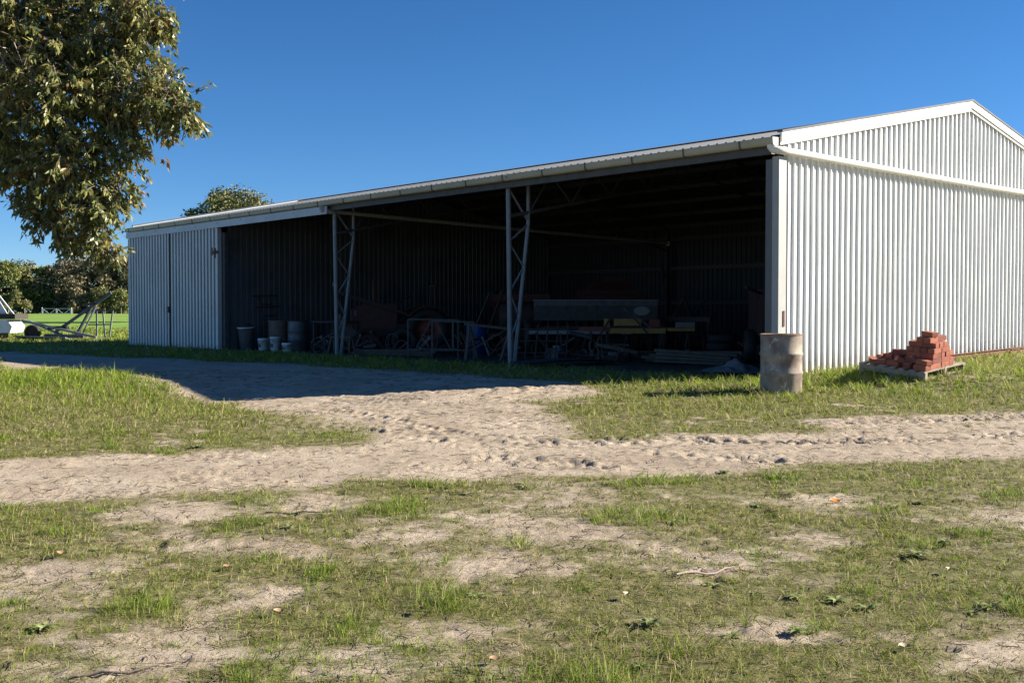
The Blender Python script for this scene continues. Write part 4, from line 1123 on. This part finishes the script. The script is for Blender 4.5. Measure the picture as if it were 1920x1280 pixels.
    limb([S0, (-10.8, 16.9, 4.6), (-10.2, 16.3, 5.2)], .08, .02)
gum_tree()

# ------------------------------------------------------------------ trees behind the paddock
def far_tree(x, y, h, rx, label, tone, seed, group='trees beyond the paddock', nb=26, per=150, q=(.35, .7), low=.12):
    rng = np.random.default_rng(seed)
    z0 = float(base_height(np.array([x]), np.array([y]))[0])
    t = thing('gum_tree', label, 'tree', (x, y, z0), 0, group)
    P, C = [], []
    pal = np.array(tone)
    blobs = []
    for i in range(nb):
        a = rng.uniform(0, 2 * math.pi); f = rng.uniform(0, 1)
        zc = h * (low + (.92 - low) * f); env = rx * math.sin(math.pi * min(.98, .22 + .70 * f)) ** .7
        rr = rng.uniform(.15, .26) * rx * 1.25
        d = env * rng.uniform(.15, .85)
        blobs.append((math.cos(a) * d, math.sin(a) * d, zc, rr))
    for bx, by, bz, rr in blobs:
        u = unit(rng.normal(size=(per, 3))); rad = rr * rng.uniform(.35, 1.0, per) ** .5
        p = np.array([bx, by, bz]) + u * rad[:, None] * np.array([1, 1, .72]); p[:, 2] = np.clip(p[:, 2], .15, None)
        P.append(p); k = rng.integers(len(pal)); C.append(np.tile(pal[k], (per, 1)) * rng.uniform(.65, 1.25, (per, 1)))
    P, C = np.concatenate(P), np.concatenate(C); n = len(P)
    D = unit(rng.normal(size=(n, 3)) + np.array([0, 0, -.2])); L = rng.uniform(q[0], q[1], n)
    V, F = leaf_quads(P, D, L, L * .62, rng)
    o = obj('crown', np_mesh('crown', V, F, M['far_leaf'], np.repeat(C, 4, 0)), t)
    o['kind'] = 'stuff'
    MB().tube([(0, 0, -.3), (.1, 0, h * .2), (-.1, .1, h * .45), (.2, 0, h * .7)], [h * .022, h * .018, h * .013, h * .006], 8).build('trunk', 'bark', t)
    for k in range(5):
        bx, by, bz, rr = blobs[k]
        MB().tube([(0, 0, h * (.15 + .06 * k)), (bx * .5, by * .5, (h * (.15 + .06 * k) + bz) / 2 + .3), (bx, by, bz)], [h * .009, h * .006, h * .003], 5).build('limb', 'bark', t)
OL = [(.17, .17, .07), (.14, .15, .06), (.20, .19, .085), (.11, .12, .05)]
GR = [(.17, .19, .06), (.21, .22, .075), (.12, .14, .05)]
BR = [(.19, .165, .10), (.22, .19, .115), (.14, .125, .07)]
row = [(-40, 262, 12.5, 5.5, OL, 'olive gum at the far left of the tree line'), (5, 258, 12.2, 6.0, GR, 'yellow-green broad tree at the left edge of the tree line'), (45, 270, 12.6, 6.0, OL, 'olive tree behind the left end of the paddock gate'),
       (84, 262, 11.2, 5.0, GR, 'lower dark tree directly behind the paddock gate'), (125, 264, 12.8, 6.2, BR, 'brownish gum just right of the paddock gate'), (166, 260, 13.4, 6.0, BR, 'tall greyish-brown gum between gate and shed'), (204, 268, 14.2, 6.0, OL, 'olive gum second from the shed end'), (240, 262, 14.6, 5.6, BR, 'tall gum partly hidden by the end of the shed'), (282, 266, 14.0, 6.0, OL, 'gum hidden mostly behind the shed end')]
for i, (px, d, h, r, tone, lab) in enumerate(row):
    far_tree((px - 960) / 2030 * d, d, h * 1.02, r * 1.35, lab, tone, 100 + i, nb=46, per=170, q=(.4, .85), low=.06)
for i, (px, d, h, r, tone, lab) in enumerate(((25, 246, 5.2, 4.0, OL, 'low dark shrub left of the paddock gate'), (108, 268, 6.0, 5.0, OL, 'dark understorey bush behind the paddock gate'), (150, 252, 4.5, 3.6, BR, 'low bush right of the paddock gate'), (186, 254, 6.5, 4.6, OL, 'rounded dark bush in front of the brown gums'), (226, 254, 6.0, 4.4, GR, 'low bush beside the shed end'))):
    far_tree((px - 960) / 2030 * d, d, h, r, lab, tone, 200 + i, 'bushes along the paddock fence', 14, 130, low=.1)
far_tree((436 - 960) / 2030 * 110, 110, 13.7, 6.6, 'large rounded tree rising behind the shed roof', OL, 300, None, 90, 320, (.16, .38), .45)
far_tree((640 - 960) / 2030 * 150, 150, 12.0, 5, 'tree hidden behind the shed roof', GR, 301, 'trees beyond the paddock', 20, 120)

# paddock gate and fence posts
gx0, gy = (80 - 960) / 2030 * 240, 240.0
zb = float(base_height(np.array([gx0]), np.array([gy]))[0])
t = thing('paddock_gate', 'pale double tube gate at the far edge of the paddock', 'gate', (gx0, gy, zb))
for k in range(2):
    x0 = k * 3.15 + .05; x1 = x0 + 2.95
    for z in (.15, 1.15): MB().bar((x0, 0, z), (x1, 0, z), .09).build('rail', 'white_paint', t)
    for x in (x0, x1): MB().bar((x, 0, .12), (x, 0, 1.2), .09).build('stile', 'white_paint', t)
    MB().bar((x0, 0, 1.1), (x0 + 1.2, 0, .2), .07).build('brace', 'white_paint', t); MB().bar((x1, 0, 1.1), (x1 - 1.2, 0, .2), .07).build('brace', 'white_paint', t)
for x in (-.1, 6.4): MB().box((x, 0, .7), (.16, .16, 1.4)).build('gate_post', 'white_paint', t)
t = thing('wire_fence', 'post and wire fence along the far side of the paddock', 'fence', (gx0, gy, zb))
for k in range(16):
    x = 6.6 + k * 3.6 if k < 9 else -4 - (k - 9) * 3.6
    MB().box((x, .1, .6), (.12, .12, 1.3)).build('post', 'timber', t)
for z in (.4, .8, 1.15):
    MB().bar((6.5, .1, z), (36, .1, z), .012).build('wire', 'galv', t); MB().bar((-26, .1, z), (-.2, .1, z), .012).build('wire', 'galv', t)

# ------------------------------------------------------------------ grass
def grass():
    rng = np.random.default_rng(21)
    zones = [  # y0, y1, tufts per m2, blades per tuft, height lo/hi, blade width
        (3.6, 6.0, 900, 7, .03, .10, .0036), (6.0, 8.5, 620, 7, .03, .10, .0044), (8.5, 12.0, 320, 7, .035, .10, .006),
        (12.0, 16.0, 150, 7, .05, .12, .008), (16.0, 21.0, 95, 7, .06, .14, .011), (21, 30, 36, 7, .06, .15, .017), (30, 46, 11, 7, .07, .16, .026), (46, 75, 4, 7, .08, .18, .05)]
    VV, FF, CC = [], [], []; off = 0
    green = np.array([(.175, .235, .028), (.23, .285, .034), (.115, .17, .025), (.275, .30, .044), (.34, .31, .08)])
    straw = np.array([(.38, .32, .16), (.28, .22, .11), (.46, .40, .22)])
    for y0, y1, dens, k, h0, h1, bw in zones:
        xa = .53 * y1 + 1.0
        n = int(dens * (y1 - y0) * 2 * xa)
        X = rng.uniform(-xa, xa, n); Y = rng.uniform(y0, y1, n)
        ok = np.abs(X) < .53 * Y + 1.0
        X, Y = X[ok], Y[ok]
        c = cover(X, Y)
        lx, ly = to_loc(X, Y)
        keep = (rng.random(len(X)) < .03 + .97 * c ** .8) & (rng.random(len(X)) < np.where(c < .12, .25, 1)) & ~inside_shed(X, Y)
        X, Y, c = X[keep], Y[keep], c[keep]; n = len(X)
        lush = smooth((fbm(X * .5, Y * .5, 91, 3) - .42) / .2)
        # long growth: mound at the left, edge of the shade, along the gable foot and round the drum
        tall = np.exp(-(((X + 7.2) / 3.0) ** 2 + ((Y - 17.6) / 2.4) ** 2)) * 1.0 + .8 * np.exp(-(((X - 5.5) / 3.5) ** 2 + ((Y - 17.2) / 1.8) ** 2))
        tall = np.minimum(1, tall + smooth((Y - 19) / 4) * .5)
        tuft = smooth((vnoise(X * 2.6 + 7, Y * 3.0, 97) - .70) / .12) * smooth((13 - Y) / 2) * (c > .3)
        fresh = np.clip(tall * .9 + .25 * lush * (Y < 12) + .75 * tuft, 0, 1)
        Z = ground_fn(X, Y)
        H = (h0 + (h1 - h0) * rng.random(n) ** 1.8) * np.where(Y < 13, .78, 1) * (.45 + .75 * c) * (.7 + .6 * vnoise(X * 2.2, Y * 2.2, 95)) * (1 + .55 * tall + .6 * tuft)
        a0 = rng.uniform(0, 2 * np.pi, (n, k)); sp = rng.uniform(.35, 1.45, (n, k)) * (1 - .5 * np.maximum(tall, .7 * tuft)[:, None])
        hh = H[:, None] * rng.uniform(.5, 1.25, (n, k))
        d1 = np.stack([np.cos(a0) * np.sin(sp), np.sin(a0) * np.sin(sp), np.cos(sp)], -1)
        sp2 = np.clip(sp + rng.uniform(.2, .9, (n, k)), 0, 1.75)
        d2 = np.stack([np.cos(a0) * np.sin(sp2), np.sin(a0) * np.sin(sp2), np.cos(sp2)], -1)
        r0 = rng.uniform(0, .045, (n, k)) * (1 + bw * 40)
        b0 = np.stack([X[:, None] + np.cos(a0 + .7) * r0, Y[:, None] + np.sin(a0 + .7) * r0, np.repeat(Z[:, None] - .006, k, 1)], -1)
        mid = b0 + d1 * (hh * .55)[..., None]; tip = mid + d2 * (hh * .55)[..., None]
        sd = np.stack([-np.sin(a0 + .9), np.cos(a0 + .9), np.zeros_like(a0)], -1) * (bw * .5) * rng.uniform(.7, 1.3, (n, k))[..., None]
        V = np.stack([b0 - sd, b0 + sd, mid + sd * .85, mid - sd * .85, tip], 2).reshape(-1, 3)
        nb = n * k; o = off + np.arange(nb)[:, None] * 5
        F = np.concatenate([o + np.array([[0, 1, 2]]), o + np.array([[0, 2, 3]]), o + np.array([[3, 2, 4]])], 0)
        dry = rng.random((n, k)) < (.36 - .28 * fresh)[:, None] * (1.5 - c[:, None] * .6)
        gi = np.minimum(4, (rng.random((n, k)) * (2.4 + 2.8 * rng.random((n, 1)))).astype(int)); col = green[gi]
        tint = 1 + np.array([-.02, .10, -.10]) * fresh[:, None, None]
        col = np.where(dry[..., None], straw[rng.integers(0, 3, (n, k))], col * tint * (1 + .18 * tall[:, None, None])) * rng.uniform(.75, 1.2, (n, k, 1))
        VV.append(V); FF.append(F); CC.append(np.repeat(col.reshape(-1, 3), 5, 0)); off += nb * 5
    V, F, C = np.concatenate(VV), np.concatenate(FF), np.concatenate(CC)
    tag(obj('grass', np_mesh('grass', V, F, M['grass'], C)), 'short patchy green and straw grass over the sandy yard', 'grass', kind='stuff')
grass()

# dead litter lying on the sand
def litter():
    rng = np.random.default_rng(33); n = 16000
    Y = 3.8 + 17 * rng.random(n) ** 1.5; X = rng.uniform(-1, 1, n) * (.53 * Y + .6)
    k = ~inside_shed(X, Y); X, Y = X[k], Y[k]; n = len(X)
    a = rng.uniform(0, np.pi * 2, n); L = rng.uniform(.02, .09, n) * (1 + Y / 20)
    P = np.stack([X, Y, ground_fn(X, Y) + .006], 1); Q = np.stack([X + np.cos(a) * L, Y + np.sin(a) * L, np.zeros(n)], 1); Q[:, 2] = ground_fn(Q[:, 0], Q[:, 1]) + rng.uniform(.004, .02, n)
    V, F = stick_mesh(P, Q, rng.uniform(.0006, .0016, n) * (1 + Y / 9))
    C = np.array([(.20, .15, .10), (.36, .28, .18), (.10, .075, .055), (.45, .38, .26)])[rng.integers(0, 4, n)]
    tag(obj('ground_litter', np_mesh('ground_litter', V, F, M['grass'], np.repeat(C, 6, 0))), 'scattered dry stalks and leaf litter on the sand', 'litter', kind='stuff')
litter()

# ------------------------------------------------------------------ broad-leaved weeds
def weed_mesh(seed, nleaf, pal):
    rng = np.random.default_rng(seed); V, F, C = [], [], []
    for i in range(nleaf):
        a = i * 2.4 + rng.uniform(-.3, .3); L = rng.uniform(.06, .12); W = L * rng.uniform(.28, .42); el = rng.uniform(.15, .9)
        col = np.array(pal[rng.integers(len(pal))]) * rng.uniform(.8, 1.2); n = 6; b = len(V)
        for j in range(n + 1):
            s = j / n; w = W * .5 * (math.sin(math.pi * min(1, .12 + s * .9)) ** .8) * (1.0 if j % 2 else .62)
            r = L * s * math.cos(el * (1 - .5 * s)); z = L * s * math.sin(el) * (1 - .75 * s) + .008
            for q in (-1, 0, 1):
                V.append((math.cos(a) * r - math.sin(a) * w * q, math.sin(a) * r + math.cos(a) * w * q, z + abs(q) * w * .3)); C.append(col)
        for j in range(n):
            for q in range(2): F.append((b + j * 3 + q, b + j * 3 + q + 1, b + (j + 1) * 3 + q + 1, b + (j + 1) * 3 + q))
    return np_mesh('weed_leaves', np.array(V), np.array(F), M['weed'], np.array(C), True)
WP = [(.25, .29, .10), (.30, .33, .13), (.20, .24, .08), (.34, .36, .18)]
WMESH = [weed_mesh(400 + i, 12 + 3 * i, WP) for i in range(4)]
rngw = random.Random(8)
spots = [(2.9, 8.15), (3.15, 8.3), (2.7, 8.35), (3.5, 8.4), (1.15, 6.1), (1.35, 5.95), (1.55, 5.85), (1.75, 5.8), (2.5, 5.75), (2.62, 5.65), (2.75, 5.75), (2.4, 5.6), (-1.75, 7.6), (-1.55, 7.5), (-2.6, 7.5), (-.55, 8.9), (.1, 8.9), (.3, 9.0), (1.9, 9.6), (2.3, 9.4), (.45, 5.3), (.7, 5.4), (-.2, 5.9), (3.2, 15.7), (2.8, 15.6), (2.3, 15.5), (2.6, 15.8), (3.45, 15.5)]
while len(spots) < 44:
    y = rngw.uniform(4.4, 11); x = rngw.uniform(-.5, .5) * y
    if cover(np.array([x]), np.array([y]))[0] > .5: spots.append((x, y))
for i, (x, y) in enumerate(spots):
    o = obj('broadleaf_weed', WMESH[i % 4], None, (x, y, gz(x, y) - .003), (0, 0, rngw.uniform(0, 6.28)))
    s = rngw.uniform(.5, .95); o.scale = (s, s, s * rngw.uniform(.8, 1.2))
    lab = ('low leafy weed in the shade left of the front drum' if y > 14 else 'leafy weed close to the far-right edge of the foreground' if x / y > .33 else 'leafy weed right of centre in the near foreground' if y < 6.5 and x > 0 else 'leafy weed left of centre in the near foreground' if y < 6.5 else
           'leafy weed near the bright orange leaf on the right' if x > 1.2 else 'leafy weed in the middle of the foreground grass' if x > -1 else 'leafy weed at the left of the foreground grass')
    tag(o, lab, 'weed', 'broad-leaved weeds')

# fallen leaves
def fallen(name, x, y, s, rz, col, label):
    m = M.get(col) or mat(col, {'leaf_tan': (.34, .23, .13), 'leaf_brown': (.22, .13, .07), 'leaf_orange': (.55, .18, .015), 'leaf_pale': (.36, .30, .18)}[col], .6); M[col] = m
    b = MB(); vs = []; n = 6; s = s * .72
    for j in range(n + 1):
        u = j / n; w = s * .33 * math.sin(math.pi * (.06 + .9 * u))
        for q in (-1, 0, 1): vs.append(((u - .5) * s, q * w, .012 * abs(q) + .02 * s * 8 * (u - .5) ** 2))
    b.add(vs, [(j * 3 + q, (j + 1) * 3 + q, (j + 1) * 3 + q + 1, j * 3 + q + 1) for j in range(n) for q in range(2)], 0, True)
    o = b.build(name, m, None, (x, y, gz(x, y) + .022), (.3, .1, rz)); tag(o, label, 'leaf')
for a in (('fallen_leaf', 2.5, 8.35, .13, .3, 'leaf_orange', 'bright orange leaf on the sand at the right'), ('fallen_leaf', -2.81, 6.72, .085, .1, 'leaf_tan', 'tan fallen leaf in the grass at the far left'), ('fallen_leaf', -1.21, 5.57, .075, .4, 'leaf_tan', 'tan fallen leaf left of centre near the front'),
          ('fallen_leaf', -.47, 5.59, .08, 2.0, 'leaf_brown', 'dark brown leaf just left of centre near the front'), ('fallen_leaf', 2.57, 6.34, .08, 1.0, 'leaf_pale', 'pale yellow leaf at the right'), ('fallen_leaf', 1.84, 5.04, .085, .2, 'leaf_pale', 'pale leaf low at the right, nearest the camera'),
          ('fallen_leaf', -.08, 4.87, .08, .6, 'leaf_brown', 'brown curled leaf at the bottom centre'), ('fallen_leaf', -1.71, 6.45, .075, .9, 'leaf_brown', 'brown leaf on the bare patch at left'), ('fallen_leaf', .62, 5.85, .09, 1.2, 'leaf_pale', 'pale leaf just right of centre'), ('fallen_leaf', -1.9, 17.0 - 8.0, .08, .2, 'leaf_tan', 'tan leaf at the near edge of the track')): fallen(*a)
for x, y, L, a, lab in ((1.15, 6.38, .42, .45, 'pale bent stick lying on the bare patch right of centre'), (-1.55, 8.0, .55, .05, 'thin brown stick on the sand left of centre'), (-1.75, 4.75, .35, .3, 'short dark stick near the bottom left')):
    p = [(x + L * (k / 6 - .5) * math.cos(a), y + L * (k / 6 - .5) * math.sin(a) + .015 * math.sin(k * 1.3)) for k in range(7)]
    o = MB().tube([(q[0] - x, q[1] - y, gz(*q) - gz(x, y) + .012) for q in p], [.006, .0075, .007, .006, .006, .005, .003], 6).build('stick', 'dead_twig' if 'pale' in lab else 'bark', None, (x, y, gz(x, y)))
    tag(o, lab, 'stick')
# weeds sprouting from the gutter
for lx, n, lab in ((-9.2, 5, 'tuft of thin weeds growing in the gutter near the second column'), (-6.3, 9, 'bushier tuft of weeds growing in the gutter right of the second column')):
    x, y, _ = to_world(lx, -.21); rr = random.Random(n); b = MB()
    for k in range(n):
        q = rr.uniform(-.25, .25); h = rr.uniform(.10, .30); l = rr.uniform(-.08, .08)
        b.tube([(q * .7, q * .6, 0), (q * .7 + l * .4, q * .6, h * .6), (q * .7 + l, q * .6 + l * .5, h)], [.006, .004, .002], 4)
    o = b.build('gutter_weed', 'green_paint', None, (x, y, EAVE - .10)); tag(o, lab, 'weed')
